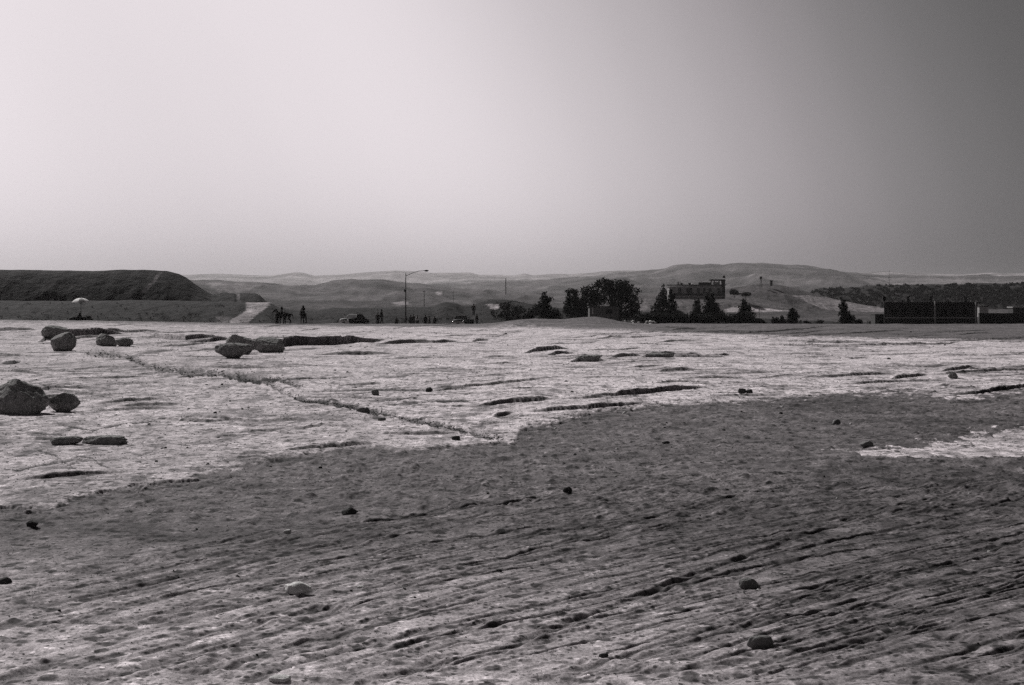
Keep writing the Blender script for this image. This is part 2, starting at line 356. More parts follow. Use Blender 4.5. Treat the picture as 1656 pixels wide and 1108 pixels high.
# cracks in the plate, their deep shade painted as a dark albedo band
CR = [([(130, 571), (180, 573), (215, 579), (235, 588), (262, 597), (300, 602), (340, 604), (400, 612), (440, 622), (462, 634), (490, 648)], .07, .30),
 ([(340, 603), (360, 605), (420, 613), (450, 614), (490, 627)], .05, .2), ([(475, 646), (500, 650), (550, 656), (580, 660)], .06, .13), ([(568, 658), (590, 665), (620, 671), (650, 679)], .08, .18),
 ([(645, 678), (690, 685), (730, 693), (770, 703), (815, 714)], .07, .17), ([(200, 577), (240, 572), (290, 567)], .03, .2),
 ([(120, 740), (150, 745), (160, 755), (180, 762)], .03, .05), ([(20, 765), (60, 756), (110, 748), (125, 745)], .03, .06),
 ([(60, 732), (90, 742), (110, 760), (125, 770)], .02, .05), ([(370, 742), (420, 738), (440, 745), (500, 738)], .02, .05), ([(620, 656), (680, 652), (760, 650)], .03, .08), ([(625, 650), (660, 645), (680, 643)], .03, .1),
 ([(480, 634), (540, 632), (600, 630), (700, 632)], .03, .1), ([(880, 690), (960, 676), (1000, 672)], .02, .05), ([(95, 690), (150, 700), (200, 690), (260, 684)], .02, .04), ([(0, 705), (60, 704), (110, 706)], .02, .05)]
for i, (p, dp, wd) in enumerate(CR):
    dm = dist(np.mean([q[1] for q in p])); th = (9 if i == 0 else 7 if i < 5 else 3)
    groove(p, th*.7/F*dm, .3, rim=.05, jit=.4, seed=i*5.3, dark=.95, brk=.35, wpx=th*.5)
for i in range(90):
    x0 = rng.uniform(-100, 1600); py = rng.uniform(560, 800)
    if py > np.interp(x0, Bp[:, 0], Bp[:, 1])-6: continue
    ln = rng.uniform(30, 160); k = 5; yy = py+np.cumsum(rng.normal(rng.uniform(-1, 1.5), 2.2, k))*dist(py)**-.3
    groove(list(zip(np.linspace(x0, x0+ln, k), yy)), rng.uniform(.008, .03), rng.uniform(.7, 1.6)/F*dist(py)*dist(py)/EYE*.5*1.0, rim=.2, jit=.5, seed=i*2.2+900, dark=.55)
# footprints and scuffs ---------------------------------------------------
for i in range(1000):
    x0 = rng.uniform(-120, 1776); y0 = 640+rng.uniform(0, 1)**.75*480
    if y0 < np.interp(x0, Bp[:, 0], Bp[:, 1])+2: continue
    d0 = dist(y0); xw = (x0-CX)/F*d0
    a = rng.uniform(-.6, .6)+(math.pi if 0 else 0); l_ = rng.uniform(.04, .13)*(1+.03*d0); w_ = l_*rng.uniform(.3, .7)
    r0 = np.searchsorted(D, d0-2.4*l_); r1 = np.searchsorted(D, d0+2.4*l_)
    cc = cols(x0-2.4*l_/d0*F, x0+2.4*l_/d0*F)
    if len(cc) < 2 or r1-r0 < 2: continue
    s_ = (slice(r0, r1), slice(cc[0], cc[-1]+1))
    dx = X[s_]-xw; dy = Y[s_]-d0; p = (dx*math.cos(a)+dy*math.sin(a))/l_; q = (-dx*math.sin(a)+dy*math.cos(a))/w_
    rr = p*p+q*q; dp = rng.uniform(.002, .008)*(1+.03*d0)
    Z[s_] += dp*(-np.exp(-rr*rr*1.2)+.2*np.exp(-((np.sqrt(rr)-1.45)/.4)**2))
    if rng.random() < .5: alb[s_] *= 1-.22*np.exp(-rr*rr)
# tyre tracks: albedo darkened for rut shade and packed soil ------------------------------------------------------------
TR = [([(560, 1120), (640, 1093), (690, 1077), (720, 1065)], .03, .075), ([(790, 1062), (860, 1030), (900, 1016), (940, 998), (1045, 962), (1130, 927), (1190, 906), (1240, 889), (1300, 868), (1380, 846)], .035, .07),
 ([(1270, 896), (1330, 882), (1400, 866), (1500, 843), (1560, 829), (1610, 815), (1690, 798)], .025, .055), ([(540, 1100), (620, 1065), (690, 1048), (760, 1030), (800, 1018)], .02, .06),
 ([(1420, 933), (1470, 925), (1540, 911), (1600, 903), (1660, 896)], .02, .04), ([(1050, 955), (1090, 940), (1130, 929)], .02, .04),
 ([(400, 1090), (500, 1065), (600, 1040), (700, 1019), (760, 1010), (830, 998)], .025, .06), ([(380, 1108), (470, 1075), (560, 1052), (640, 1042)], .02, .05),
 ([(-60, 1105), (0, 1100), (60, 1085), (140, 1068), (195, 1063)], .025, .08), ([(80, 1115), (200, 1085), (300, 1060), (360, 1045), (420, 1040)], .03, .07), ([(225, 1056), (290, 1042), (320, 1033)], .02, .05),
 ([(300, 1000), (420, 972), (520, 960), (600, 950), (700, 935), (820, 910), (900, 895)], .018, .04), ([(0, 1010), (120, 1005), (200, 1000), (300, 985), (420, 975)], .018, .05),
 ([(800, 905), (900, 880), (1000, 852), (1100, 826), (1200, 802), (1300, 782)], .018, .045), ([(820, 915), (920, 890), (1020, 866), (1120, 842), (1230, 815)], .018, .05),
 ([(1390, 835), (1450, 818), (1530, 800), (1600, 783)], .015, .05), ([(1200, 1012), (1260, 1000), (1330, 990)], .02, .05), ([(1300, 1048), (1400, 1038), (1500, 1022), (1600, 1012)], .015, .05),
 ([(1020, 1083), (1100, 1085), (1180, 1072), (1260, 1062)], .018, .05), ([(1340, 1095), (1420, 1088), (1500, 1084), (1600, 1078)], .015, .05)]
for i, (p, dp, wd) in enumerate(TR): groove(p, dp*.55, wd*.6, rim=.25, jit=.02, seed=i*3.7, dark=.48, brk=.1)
for i in range(340):                                # the many fainter ruts
    x0 = rng.uniform(-100, 1600); y0 = 790+rng.uniform(0, 1)**.9*330
    if y0 < np.interp(x0, [0, 400, 800, 1656], [930, 880, 800, 760]): continue
    ln = rng.uniform(250, 800); sl = -rng.uniform(.18, .27)*(y0-600)/400.
    k = 6; xs = np.linspace(x0, x0+ln, k); ys = y0+sl*(xs-x0)+(xs-x0)**2*1.5e-5+rng.normal(0, .8, k)
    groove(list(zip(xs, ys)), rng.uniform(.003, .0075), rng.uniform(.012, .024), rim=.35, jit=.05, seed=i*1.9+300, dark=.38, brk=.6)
gz = Z.copy()
def ground_z(x, y):
    u = x/y*F+CX; r = np.clip(np.searchsorted(D, y), 1, nR-1); c = np.clip(np.searchsorted(U, u), 1, nC-1)
    return float(min(gz[r, c], gz[r-1, c-1]))
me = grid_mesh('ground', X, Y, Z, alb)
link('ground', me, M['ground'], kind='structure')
# ground behind and beside the viewpoint
gx, gy = np.meshgrid(np.linspace(-260, 260, 90), np.linspace(-300, 5.0, 60))
keep = -.10+.05*fbm(gx*.4, gy*.4, 3, 61)
link('ground', grid_mesh('ground', gx, gy, keep, .15+.05*fbm(gx*.7, gy*.7, 4, 62)), M['ground'], kind='structure')
print('ground done', nR*nC)

# ------------------------------------------------------------------ hills
def ridge(name, d0, prof, zfoot, front, back, albv, amp, nscale, m, cols_=500, rows=90, paints=(), px0=-700, px1=2300, seed=0, rough=1.0, power=1.0, avar=.35):
    prof = np.array(prof, float); u = np.linspace(px0, px1, cols_)
    t = np.concatenate([np.linspace(-1, 0, int(rows*.75)), np.linspace(0.03, 1, int(rows*.25))])
    T, UU_ = np.meshgrid(t, u, indexing='ij')
    d = d0+np.where(T < 0, T*front, T*back)
    # keep columns parallel to the view of the crest, widening with distance
    x = (UU_-CX)/F*d; top = EYE-(np.interp(u, prof[:, 0], prof[:, 1])-HY)/F*d0
    s = np.where(T < 0, 1+T, 1-T); s = s**power; s = s*s*(3-2*s)*.45+s*.55
    n_ = fbm(x/nscale, d/nscale*.8, 6, 70+seed)
    gul = -np.abs(fbm(x/nscale*1.3+7, d/nscale*.35, 5, 90+seed))
    nm = (n_+gul*rough)
    h = top[None, :]-zfoot
    z = zfoot+h*s+amp*nm*np.clip(1-np.abs(s), .0, 1)**.6*np.clip(h/8, .15, 1.2)+amp*.10*fbm(x/nscale*4, d/nscale*4, 3, 95+seed)
    ppy = HY-(z-EYE)/d*F
    ppx = UU_+fbm(x/nscale*1.2, d/nscale*1.2, 3, 99)*10; wpy = ppy+fbm(x/nscale*2, d/nscale*2, 3, 98)*5
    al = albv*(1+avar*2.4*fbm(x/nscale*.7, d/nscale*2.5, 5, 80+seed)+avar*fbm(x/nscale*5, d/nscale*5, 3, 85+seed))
    for poly, v in paints: al = np.where(inpoly(ppx, wpy, poly), v*(1+.3*fbm(x/nscale*3, d/nscale*3, 3, 97)), al)
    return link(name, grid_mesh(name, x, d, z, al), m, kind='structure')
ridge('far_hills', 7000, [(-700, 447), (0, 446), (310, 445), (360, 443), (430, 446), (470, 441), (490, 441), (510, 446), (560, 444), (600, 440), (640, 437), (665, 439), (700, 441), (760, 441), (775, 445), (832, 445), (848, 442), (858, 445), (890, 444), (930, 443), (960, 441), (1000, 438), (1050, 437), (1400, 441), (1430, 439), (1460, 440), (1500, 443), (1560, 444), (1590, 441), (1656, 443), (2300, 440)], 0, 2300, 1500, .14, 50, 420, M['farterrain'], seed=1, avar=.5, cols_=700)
ridge('middle_hills', 4200, [(-700, 470), (500, 470), (640, 462), (760, 458), (900, 452), (960, 447), (1020, 440), (1050, 438), (1080, 433), (1120, 429), (1150, 427), (1170, 429), (1200, 426), (1240, 428), (1290, 429), (1310, 432), (1340, 437), (1370, 441), (1430, 444), (1460, 444), (1500, 446), (1560, 446), (1656, 446), (2300, 444)], -4, 2100, 900, .048, 60, 260, M['farterrain'], seed=2, avar=.6, cols_=700,
      paints=[([(1360, 452), (1500, 450), (1656, 453), (1656, 460), (1500, 463), (1380, 463)], .11), ([(1260, 450), (1380, 452), (1400, 463), (1250, 462)], .08)])
ridge('near_hills', 1750, [(-700, 452), (310, 453), (360, 454), (430, 458), (480, 463), (510, 461), (540, 456), (570, 451), (590, 452), (620, 452), (660, 457), (700, 462), (740, 467), (780, 470), (830, 473), (900, 474), (980, 473), (1060, 474), (1150, 476), (1300, 480), (1656, 482), (2300, 480)], -4.4, 900, 500, .05, 20, 90, M['farterrain'], seed=3, avar=.55, cols_=700,
      paints=[([(562, 471), (590, 468), (592, 471), (575, 473)], .05), ([(672, 472), (690, 468), (708, 474), (690, 482), (678, 480)], .05), ([(705, 474), (722, 474), (710, 478)], .3), ([(332, 458), (420, 462), (400, 472), (350, 472)], .15)])
ridge('wooded_scarp', 900, [(-700, 530), (1240, 500), (1300, 482), (1312, 471), (1325, 466), (1380, 465), (1400, 462), (1440, 461), (1500, 460), (1560, 460), (1580, 458), (1656, 459), (2300, 455)], -4.4, 60, 200, .02, 3, 14, M['terrain'], seed=4, cols_=1500, rows=70, px0=1100,
      paints=[([(1300, 498), (1420, 506), (1420, 540), (1300, 540)], .12)])
ridge('dark_hill', 700, [(-700, 530), (1020, 500), (1100, 484), (1150, 471), (1195, 464), (1215, 460), (1240, 459), (1262, 461), (1290, 467), (1320, 476), (1350, 484), (1400, 494), (1450, 500), (2300, 500)], -4.3, 60, 150, .05, 3, 26, M['terrain'], seed=5, cols_=700, px0=900, px1=1900,
      paints=[([(1280, 476), (1420, 488), (1430, 506), (1330, 500)], .16), ([(1370, 486), (1470, 488), (1470, 497), (1400, 494)], .24), ([(1380, 500), (1480, 500), (1480, 508), (1380, 508)], .20)])
ridge('house_hill', 520, [(-700, 530), (850, 508), (930, 500), (960, 487), (1000, 479), (1040, 477), (1085, 476), (1180, 476), (1206, 478), (1235, 484), (1262, 490), (1290, 498), (1325, 508), (1380, 517), (2300, 522)], -4.4, 55, 120, .075, 2.2, 20, M['terrain'], seed=6, cols_=700, px0=700, px1=1900,
      paints=[([(1168, 500), (1200, 496), (1235, 500), (1280, 503), (1330, 522), (1335, 545), (1150, 545), (1170, 515)], .30), ([(1055, 500), (1078, 496), (1100, 512), (1060, 514)], .24), ([(1010, 490), (1050, 486), (1050, 510), (1010, 510)], .14)])
ridge('far_flat', 500, [(-700, 486), (300, 486), (430, 487), (480, 486), (600, 486), (660, 488), (700, 489), (720, 488), (760, 492), (850, 498), (2300, 515)], -4.4, 60, 120, .045, 2, 22, M['terrain'], seed=7, cols_=600,
      paints=[([(630, 490), (655, 488), (660, 493), (640, 495)], .2)])
BANK = [(-700, 486), (0, 486), (120, 487), (230, 485), (300, 487), (372, 488), (400, 489), (436, 489), (450, 497), (480, 501), (510, 502), (540, 498), (600, 498), (640, 497), (700, 496), (712, 490), (722, 488), (738, 490), (748, 495), (765, 494), (775, 490), (790, 486), (810, 484), (835, 487), (860, 492), (900, 497), (1000, 502), (1200, 513), (1300, 519), (1420, 522), (2300, 523)]
ridge('bank', 252, BANK, -3.6, 24, 40, .009, 1.0, 8, M['terrain'], seed=8, cols_=800, rows=110,
      paints=[([(398, 485), (446, 485), (436, 492), (424, 503), (412, 512), (402, 526), (372, 526), (388, 510), (402, 501)], .26), ([(784, 493), (808, 491), (806, 499), (797, 503)], .25), ([(355, 510), (380, 512), (375, 526), (350, 526)], .09)])
MOUND = [(-700, 440), (0, 436), (60, 437), (150, 438), (180, 437), (200, 436), (250, 437), (270, 438), (290, 443), (302, 449), (314, 458), (325, 466), (335, 473), (342, 476), (352, 476), (356, 474), (365, 474), (379, 474), (383, 477), (388, 474), (412, 474), (420, 477), (427, 484), (436, 492), (470, 510), (520, 520), (2300, 522)]
ridge('quarried_mound', 280, MOUND, -3.3, 15, 60, .017, 1.5, 12, M['terrain'], seed=9, cols_=900, rows=110, px1=700, power=.75,
      paints=[([(250, 440), (258, 440), (252, 457), (238, 472), (226, 476), (232, 468), (246, 455)], .12), ([(60, 450), (140, 452), (142, 484), (66, 484)], .02), ([(-100, 454), (18, 456), (10, 474), (-100, 476)], .025), ([(50, 492), (62, 488), (52, 498), (10, 506)], .09), ([(390, 470), (386, 470), (384, 486), (390, 486)], .10)])
print('hills done')

# ------------------------------------------------------------------ haze
hz = MB(); hz.box((0, 2600, 75), (11000, 12400, 170)); 
hm = bpy.data.materials.new('haze'); hm.use_nodes = True; t = hm.node_tree
for n in list(t.nodes):
    if n.type == 'BSDF_PRINCIPLED': t.nodes.remove(n)
pv = t.nodes.new('ShaderNodeVolumePrincipled'); pv.inputs['Color'].default_value = (.97, .95, .96, 1)
pv.inputs['Density'].default_value = .000034; pv.inputs['Anisotropy'].default_value = .35
t.links.new(pv.outputs[0], [n for n in t.nodes if n.type == 'OUTPUT_MATERIAL'][0].inputs['Volume'])
hz.build('haze', hm, kind='stuff')

# ------------------------------------------------------------------ rocks
def rock_mesh(w_, dp, h, seed, kind='round', sub=4):
    bm = bmesh.new(); bmesh.ops.create_icosphere(bm, subdivisions=sub, radius=1)
    rs = random.Random(seed)
    planes = []
    for i in range(26 if kind != 'round' else 20):
        n = Vector((rs.gauss(0, 1), rs.gauss(0, 1), rs.gauss(0, .8))).normalized(); planes.append((n, rs.uniform(.6, .95)))
    co = np.array([v.co[:] for v in bm.verts])
    nz = fbm(co[:, 0]*2.2+seed, co[:, 1]*2.2+co[:, 2]*1.7, 4, seed)*.30+0*co[:, 0]
    bm.verts.index_update(); rgh = fbm(co[:, 0]*5+seed+co[:, 1]*2, co[:, 2]*5+co[:, 1]*4, 4, seed+5)+.5*fbm(co[:, 0]*14+co[:, 1]*6, co[:, 2]*14, 3, seed+8)
    for v, k in zip(bm.verts, nz):
        p = v.co*(1+k)
        for n, dd in planes:
            e = p.dot(n)-dd
            if e > 0: p = p-n*e*.85
        if kind == 'peak': 
            tz = max(p.z, 0); p.x *= 1-.38*tz; p.y *= 1-.38*tz
        if kind == 'slab': p.z = .5*math.tanh(p.z/.5)*1.4+.10*p.x
        if kind == 'wedge': p.z = p.z if p.z < .35 else .35+(p.z-.35)*.3; p.x *= 1+.35*p.z; p.z *= 1.4
        v.co = p*(1+.09*rgh[v.index])
    zs = [v.co.z for v in bm.verts]; xs = [v.co.x for v in bm.verts]; ys = [v.co.y for v in bm.verts]
    sx = w_/(max(xs)-min(xs)); sy = dp/(max(ys)-min(ys)); szz = h/(max(zs)-min(zs))/.86
    x0 = (max(xs)+min(xs))/2; z0 = min(zs)
    for v in bm.verts: v.co = Vector(((v.co.x-x0)*sx, v.co.y*sy, (v.co.z-z0)*szz-.14*h/.86))
    me = bpy.data.meshes.new('rock'); bm.to_mesh(me); bm.free()
    me.polygons.foreach_set('use_smooth', [sub > 2]*len(me.polygons)); return me
BO = [ # x0,x1,ytop,ybase,kind,mat,name,label
 (-40, 70, 617, 674, 'peak', 'boulder', 'boulder', 'big dark peaked boulder cut off by the left edge of the photo'),
 (68, 126, 637, 669, 'round', 'boulder', 'boulder', 'rounded egg-shaped boulder touching the right side of the big peaked boulder'),
 (76, 121, 537, 568, 'round', 'boulder', 'boulder', 'steep faceted boulder standing alone in front of the far left ledge'),
 (151, 186, 541, 562, 'round', 'boulder', 'boulder', 'left and taller of two low dark boulders lying joined together'),
 (181, 213, 546, 561, 'round', 'boulder', 'boulder', 'smaller right boulder of two low ones lying joined together'),
 (359, 414, 541, 573, 'round', 'boulder', 'boulder', 'rough round boulder behind the flat topped wedge boulder'),
 (342, 406, 556, 582, 'wedge', 'boulder', 'boulder', 'flat topped wedge shaped boulder with its point to the left'),
 (406, 458, 545, 571, 'round', 'boulder', 'boulder', 'smooth grey boulder at the left end of the long dark ledge'),
 (76, 132, 709, 723, 'slab', 'boulder', 'rock_slab', 'thin left piece of the low dark slab lying on the pale rock'),
 (126, 205, 708, 722, 'slab', 'boulder', 'rock_slab', 'long flat right piece of the low dark slab lying on the pale rock'),
 (457, 503, 940, 961, 'round', 'palestone', 'rock', 'pale domed stone with a dark right end in the foreground sand'),
 (1209, 1251, 1019, 1047, 'slab', 'midstone', 'rock', 'black angular rock with a light top in the lower right sand'),
 (1392, 1414, 714, 724, 'round', 'midstone', 'rock', 'dark loaf shaped stone at the tip of the pale sand patch'),
 (551, 579, 821, 833, 'peak', 'darkstone', 'rock', 'small dark pointed rock in the middle of the dark sand'),
 (910, 926, 788, 798, 'round', 'darkstone', 'rock', 'lone black round stone right of centre in the sand'),
 (40, 61, 844, 855, 'round', 'darkstone', 'rock', 'black oval stone on dark sand below the pale rock edge at left'),
 (-4, 18, 928, 943, 'peak', 'darkstone', 'rock', 'black pointed stone at the left edge in the foreground'),
 (457, 471, 856, 864, 'slab', 'palestone', 'rock', 'small pale topped stone up and left of the dark pointed rock'),
 (432, 470, 1094, 1104, 'slab', 'palestone', 'rock', 'flat pale stone at the very bottom of the photo'),
 (1195, 1227, 931, 951, 'slab', 'midstone', 'rock', 'low grey mound of stone beside the long wheel rut'),
 (1347, 1361, 678, 687, 'round', 'midstone', 'rock', 'small grey stone standing in dark sand above the pale patch'),
 (1535, 1551, 603, 613, 'round', 'boulder', 'boulder', 'dark boulder in the broken ledge at the far right'),
 (1194, 1207, 629, 638, 'round', 'darkstone', 'rock', 'left stone of a dark pair at the end of the long ledge'),
 (1206, 1218, 631, 638, 'round', 'darkstone', 'rock', 'right stone of a dark pair at the end of the long ledge'),
 (929, 975, 576, 587, 'slab', 'boulder', 'boulder', 'low humped dark outcrop stone in the middle of the pale plate'),
 (1044, 1092, 574, 581, 'slab', 'boulder', 'boulder', 'long low dark outcrop stone right of the humped one'),
 (62, 110, 528, 552, 'round', 'boulder', 'boulder', 'dark broken block in the ledge behind the steep faceted boulder'),
 (688, 700, 628, 636, 'round', 'darkstone', 'rock', 'small round stone resting at the start of the thin ledge'),
 (575, 598, 658, 668, 'slab', 'midstone', 'rock', 'small stone lying in the rubble of the diagonal crack'),
 (610, 624, 679, 684, 'slab', 'midstone', 'rock', 'dark clod in the diagonal crack below the rubble stone'),
 (600, 613, 632, 642, 'round', 'midstone', 'rock', 'grey lump standing alone above the diagonal crack'),
 (730, 744, 709, 716, 'slab', 'darkstone', 'rock', 'small dark stone close above the edge of the dark sand'),
 (577, 590, 943, 948, 'slab', 'palestone', 'rock', 'thin pale sliver of stone right of the pale domed stone'),
 (1070, 1084, 714, 719, 'round', 'darkstone', 'rock', 'dark stone in the darkest sand right of centre'),
 (968, 984, 1055, 1063, 'slab', 'darkstone', 'rock', 'black flat clod below the long wheel rut near the bottom'),
 (800, 812, 920, 926, 'slab', 'darkstone', 'rock', 'black clod between two ruts in the centre foreground'),
]
for i, (x0, x1, yt, yb, k, m, nm, lb) in enumerate(BO):
    d = dist(yb); wd = (x1-x0)/F*d; hh = (yb-yt)/F*d; x = ((x0+x1)/2-CX)/F*d
    if d < 14: hh *= .9
    dp = min(wd*.7, hh*2.2) if k != 'slab' else wd*.45
    me = rock_mesh(wd, dp, hh, 11+i*3, k, 5 if wd > .3 else 4); o = link(nm, me, M[m])
    gzz = ground_z(x, d); o.location = (x, d+dp*.42, gzz); o.rotation_euler = (R(20) if d < 12 else 0, 0, 0); tag(o, lb, 'boulder' if nm == 'boulder' else 'rock')
# countable loose stones
protos = [rock_mesh(1, .9, .62, 300+i, ['round', 'peak', 'slab', 'round'][i % 4], 2) for i in range(7)]
def scatter(n, gen, mm, name, lb, gp, smin, smax):
    for i in range(n):
        px, py = gen(); d = dist(py); x = (px-CX)/F*d
        me = protos[rng.integers(7)]; key = me.name+mm
        if key not in bpy.data.meshes: m2 = me.copy(); m2.name = key; m2.materials.append(M[mm])
        o = bpy.data.objects.new(name, bpy.data.meshes[key]); COL.objects.link(o)
        s = float(rng.uniform(smin, smax)**1.0)/F*d
        o.location = (x, d, ground_z(x, d)-.12*s); o.scale = (s, s*.9, s*float(rng.uniform(.6, 1.1))); o.rotation_euler = (0, 0, float(rng.uniform(0, 6.28)))
        tag(o, lb, 'stone', gp)
KNOWN = [(12, 750), (253, 749), (160, 692), (262, 727), (268, 727), (303, 728), (336, 755), (368, 752), (353, 710), (305, 664), (372, 652), (392, 664), (402, 662), (348, 671), (355, 668), (334, 626), (359, 626), (187, 674), (241, 690), (520, 613), (526, 614), (542, 600), (562, 603), (571, 628), (575, 628), (560, 700), (670, 645), (567, 562), (590, 563), (1078, 687), (930, 736), (993, 730), (912, 749), (1061, 720), (1170, 696), (1190, 730), (916, 619), (925, 637), (818, 542), (1437, 580), (1412, 569), (1438, 581), (1528, 558), (1404, 754), (1437, 727), (1263, 670), (437, 757), (518, 757), (1468, 630)]
it = iter(KNOWN); scatter(len(KNOWN), lambda: next(it), 'darkstone', 'stone', 'small black stone scattered on the ground beyond the ruts', 'small black stones on the pale plate and sand', 4, 7)
def g_rock():
    while 1:
        px, py = rng.uniform(0, 1656), rng.uniform(535, 800)
        if py < np.interp(px, Bp[:, 0], Bp[:, 1])-5: return px, py
def g_sand():
    while 1:
        px, py = rng.uniform(0, 1656), rng.uniform(650, 1100)
        if py > np.interp(px, Bp[:, 0], Bp[:, 1])+5: return px, py
scatter(90, g_rock, 'darkstone', 'stone', 'tiny dark stone lying loose on the pale rock plate', 'tiny dark stones on the rock plate', 1.6, 4)
scatter(95, g_sand, 'darkstone', 'stone', 'tiny dark stone half sunk in the disturbed sand', 'tiny dark stones in the sand', 3, 6)
scatter(60, g_sand, 'palestone', 'stone', 'tiny pale chip of stone lying on the disturbed sand', 'pale stone chips in the sand', 3, 7)
# gravel: nobody could count it
def gravel(n):
    cs = []; qs = []
    base = np.array([(1, 0, 0), (0, .9, .1), (-1, 0, 0), (0, -.9, -.1), (.15, .1, .6), (-.1, 0, -.6)])
    tr = np.array([(0, 1, 4), (1, 2, 4), (2, 3, 4), (3, 0, 4), (1, 0, 5), (2, 1, 5), (3, 2, 5), (0, 3, 5)])
    for i in range(n):
        px = rng.uniform(-120, 1776); py = 535+rng.uniform()**.8*590; d = dist(py); x = (px-CX)/F*d
        s = rng.uniform(.5, 1.9)/F*d*(.8 if py > 800 else 1); a = rng.uniform(0, 6.28); ca, sa = math.cos(a), math.sin(a)
        b = base*rng.uniform(.55, 1.3, (6, 3)); q = np.stack([b[:, 0]*ca-b[:, 1]*sa, b[:, 0]*sa+b[:, 1]*ca, b[:, 2]], -1)*s
        cs.append(q+np.array([x, d, ground_z(x, d)+s*.15])); qs.append(tr+6*i)
    return mesh_np('gravel', np.concatenate(cs), np.concatenate(qs), smooth=False)
link('gravel', gravel(26000), M['midstone'], kind='stuff', label='fine loose gravel and grit strewn over rock and sand', cat='gravel')
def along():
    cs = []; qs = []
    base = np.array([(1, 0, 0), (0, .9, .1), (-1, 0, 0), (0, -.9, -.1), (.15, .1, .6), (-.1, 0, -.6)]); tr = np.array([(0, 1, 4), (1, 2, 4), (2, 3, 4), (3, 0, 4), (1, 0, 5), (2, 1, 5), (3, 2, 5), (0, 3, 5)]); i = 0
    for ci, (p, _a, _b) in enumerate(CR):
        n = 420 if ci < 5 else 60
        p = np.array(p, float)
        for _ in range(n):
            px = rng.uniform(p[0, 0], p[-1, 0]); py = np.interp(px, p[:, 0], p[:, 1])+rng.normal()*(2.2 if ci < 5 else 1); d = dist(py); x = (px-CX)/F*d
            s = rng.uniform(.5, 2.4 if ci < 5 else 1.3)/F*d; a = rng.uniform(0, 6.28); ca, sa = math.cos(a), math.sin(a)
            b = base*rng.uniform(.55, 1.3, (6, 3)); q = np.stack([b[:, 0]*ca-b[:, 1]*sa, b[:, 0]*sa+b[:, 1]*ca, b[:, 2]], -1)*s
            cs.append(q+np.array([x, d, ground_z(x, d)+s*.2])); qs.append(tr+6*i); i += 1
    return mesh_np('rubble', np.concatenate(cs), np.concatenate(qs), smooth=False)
link('rubble', along(), M['darkstone'], kind='stuff', label='broken rubble filling the long cracks in the pale rock, darkened for the shade inside them', cat='rubble')  # dark stone colour stands in for shade deep in the cracks
print('rocks done')

# ------------------------------------------------------------------ vegetation
def leaves(blobs, n, size, seed, gap=.0):
    r = np.random.default_rng(seed); w_ = np.array([b[3]*b[4]*b[5] for b in blobs])**(.8); w_ /= w_.sum()
    bi = r.choice(len(blobs), n, p=w_); B = np.array(blobs)[bi]
    v = r.normal(size=(n, 3)); v /= np.linalg.norm(v, axis=1)[:, None]
    rad = r.uniform(0, 1, n)**(1/2.2); rad *= 1+.22*fbm(v[:, 0]*2.5+bi, v[:, 2]*2.5+v[:, 1], 3, seed)*2
    c = B[:, :3]+v*rad[:, None]*B[:, 3:6]
    k = fbm(c[:, 0]*2.2/size*.12, c[:, 2]*2.2/size*.12+c[:, 1], 3, seed+9); c = c[(k > -.30+gap)]; n = len(c)
    a = r.normal(size=(n, 3)); a /= np.linalg.norm(a, axis=1)[:, None]; b = np.cross(a, r.normal(size=(n, 3))); b /= np.linalg.norm(b, axis=1)[:, None]
    s = size*r.uniform(.5, 1.3, (n, 1))
    co = np.stack([c-a*s, c+b*s*.45, c+a*s, c-b*s*.45], 1).reshape(-1, 3)
    return mesh_np('crown', co, np.arange(4*n).reshape(n, 4), smooth=False)
def tree(name, px, d, ytop, ybase, blobs, label, cat, n=2600, leaf=.16, trunk=.14, limbs=True, group=None, m='leaf', gap=0., seed=0):
    """blobs in pixels: (cx, cy, rx, ry)"""
    s = d/F; zb = EYE-(ybase-HY)*s; root = empty(name, ((px-CX)*s, d, zb), label=label, cat=cat, group=group)
    bl = [((bx-px)*s, random.Random(i+seed).uniform(-.25, .25)*rx*s, (ybase-by)*s, rx*s*1.12, rx*s*.95, ry*s*1.05) for i, (bx, by, rx, ry) in enumerate(blobs)]
    link('crown' if cat == 'tree' else 'foliage', leaves(bl, n, leaf, 1000+seed, gap), M[m], root)
    tb = MB(); top = max(bl, key=lambda b: b[2]); 
    tb.tube([(0, 0, -1.0), (0.03, 0, .2), (top[0]*.5, top[1]*.5, top[2]*.55), (top[0], top[1], top[2])], [trunk*1.25, trunk, trunk*.65, trunk*.15], 8)
    for b in bl:
        if b is top: continue
        tb.tube([(b[0]*.12, b[1]*.1, max(.1, b[2]*.25)), (b[0]*.6, b[1]*.6, b[2]*.7), (b[0], b[1], b[2])], [trunk*.5, trunk*.35, trunk*.1], 6)
    tb.build('trunk' if cat == 'tree' else 'stem', M['bark'], root, smooth=True)
    return root
tree('broadleaf_tree', 1000, 235, 447, 521, [(977, 458, 14, 9), (965, 462, 8, 7), (1000, 464, 24, 13), (1012, 474, 21, 15), (1020, 490, 16, 14), (995, 485, 18, 16), (1005, 508, 26, 14), (985, 470, 14, 8), (1028, 502, 9, 14)], 'largest dark tree with a leaning upper branch, tallest in the row', 'tree', n=9000, leaf=.20, trunk=.3, seed=1)
tree('broadleaf_tree', 938, 232, 464, 518, [(930, 485, 16, 15), (953, 474, 15, 11), (940, 500, 26, 18), (925, 472, 9, 5), (966, 484, 16, 12), (921, 500, 10, 14)], 'broad dark tree joined to the left side of the tallest tree', 'tree', n=8000, leaf=.20, trunk=.26, seed=2)
tree('cypress_tree', 882, 215, 470, 519, [(881, 474, 4, 5), (882, 484, 8, 9), (890, 487, 5, 8), (880, 498, 12, 13), (884, 511, 17, 9)], 'narrow upright tree with a single pointed top left of the broad trees', 'tree', n=4200, leaf=.17, trunk=.16, seed=3)
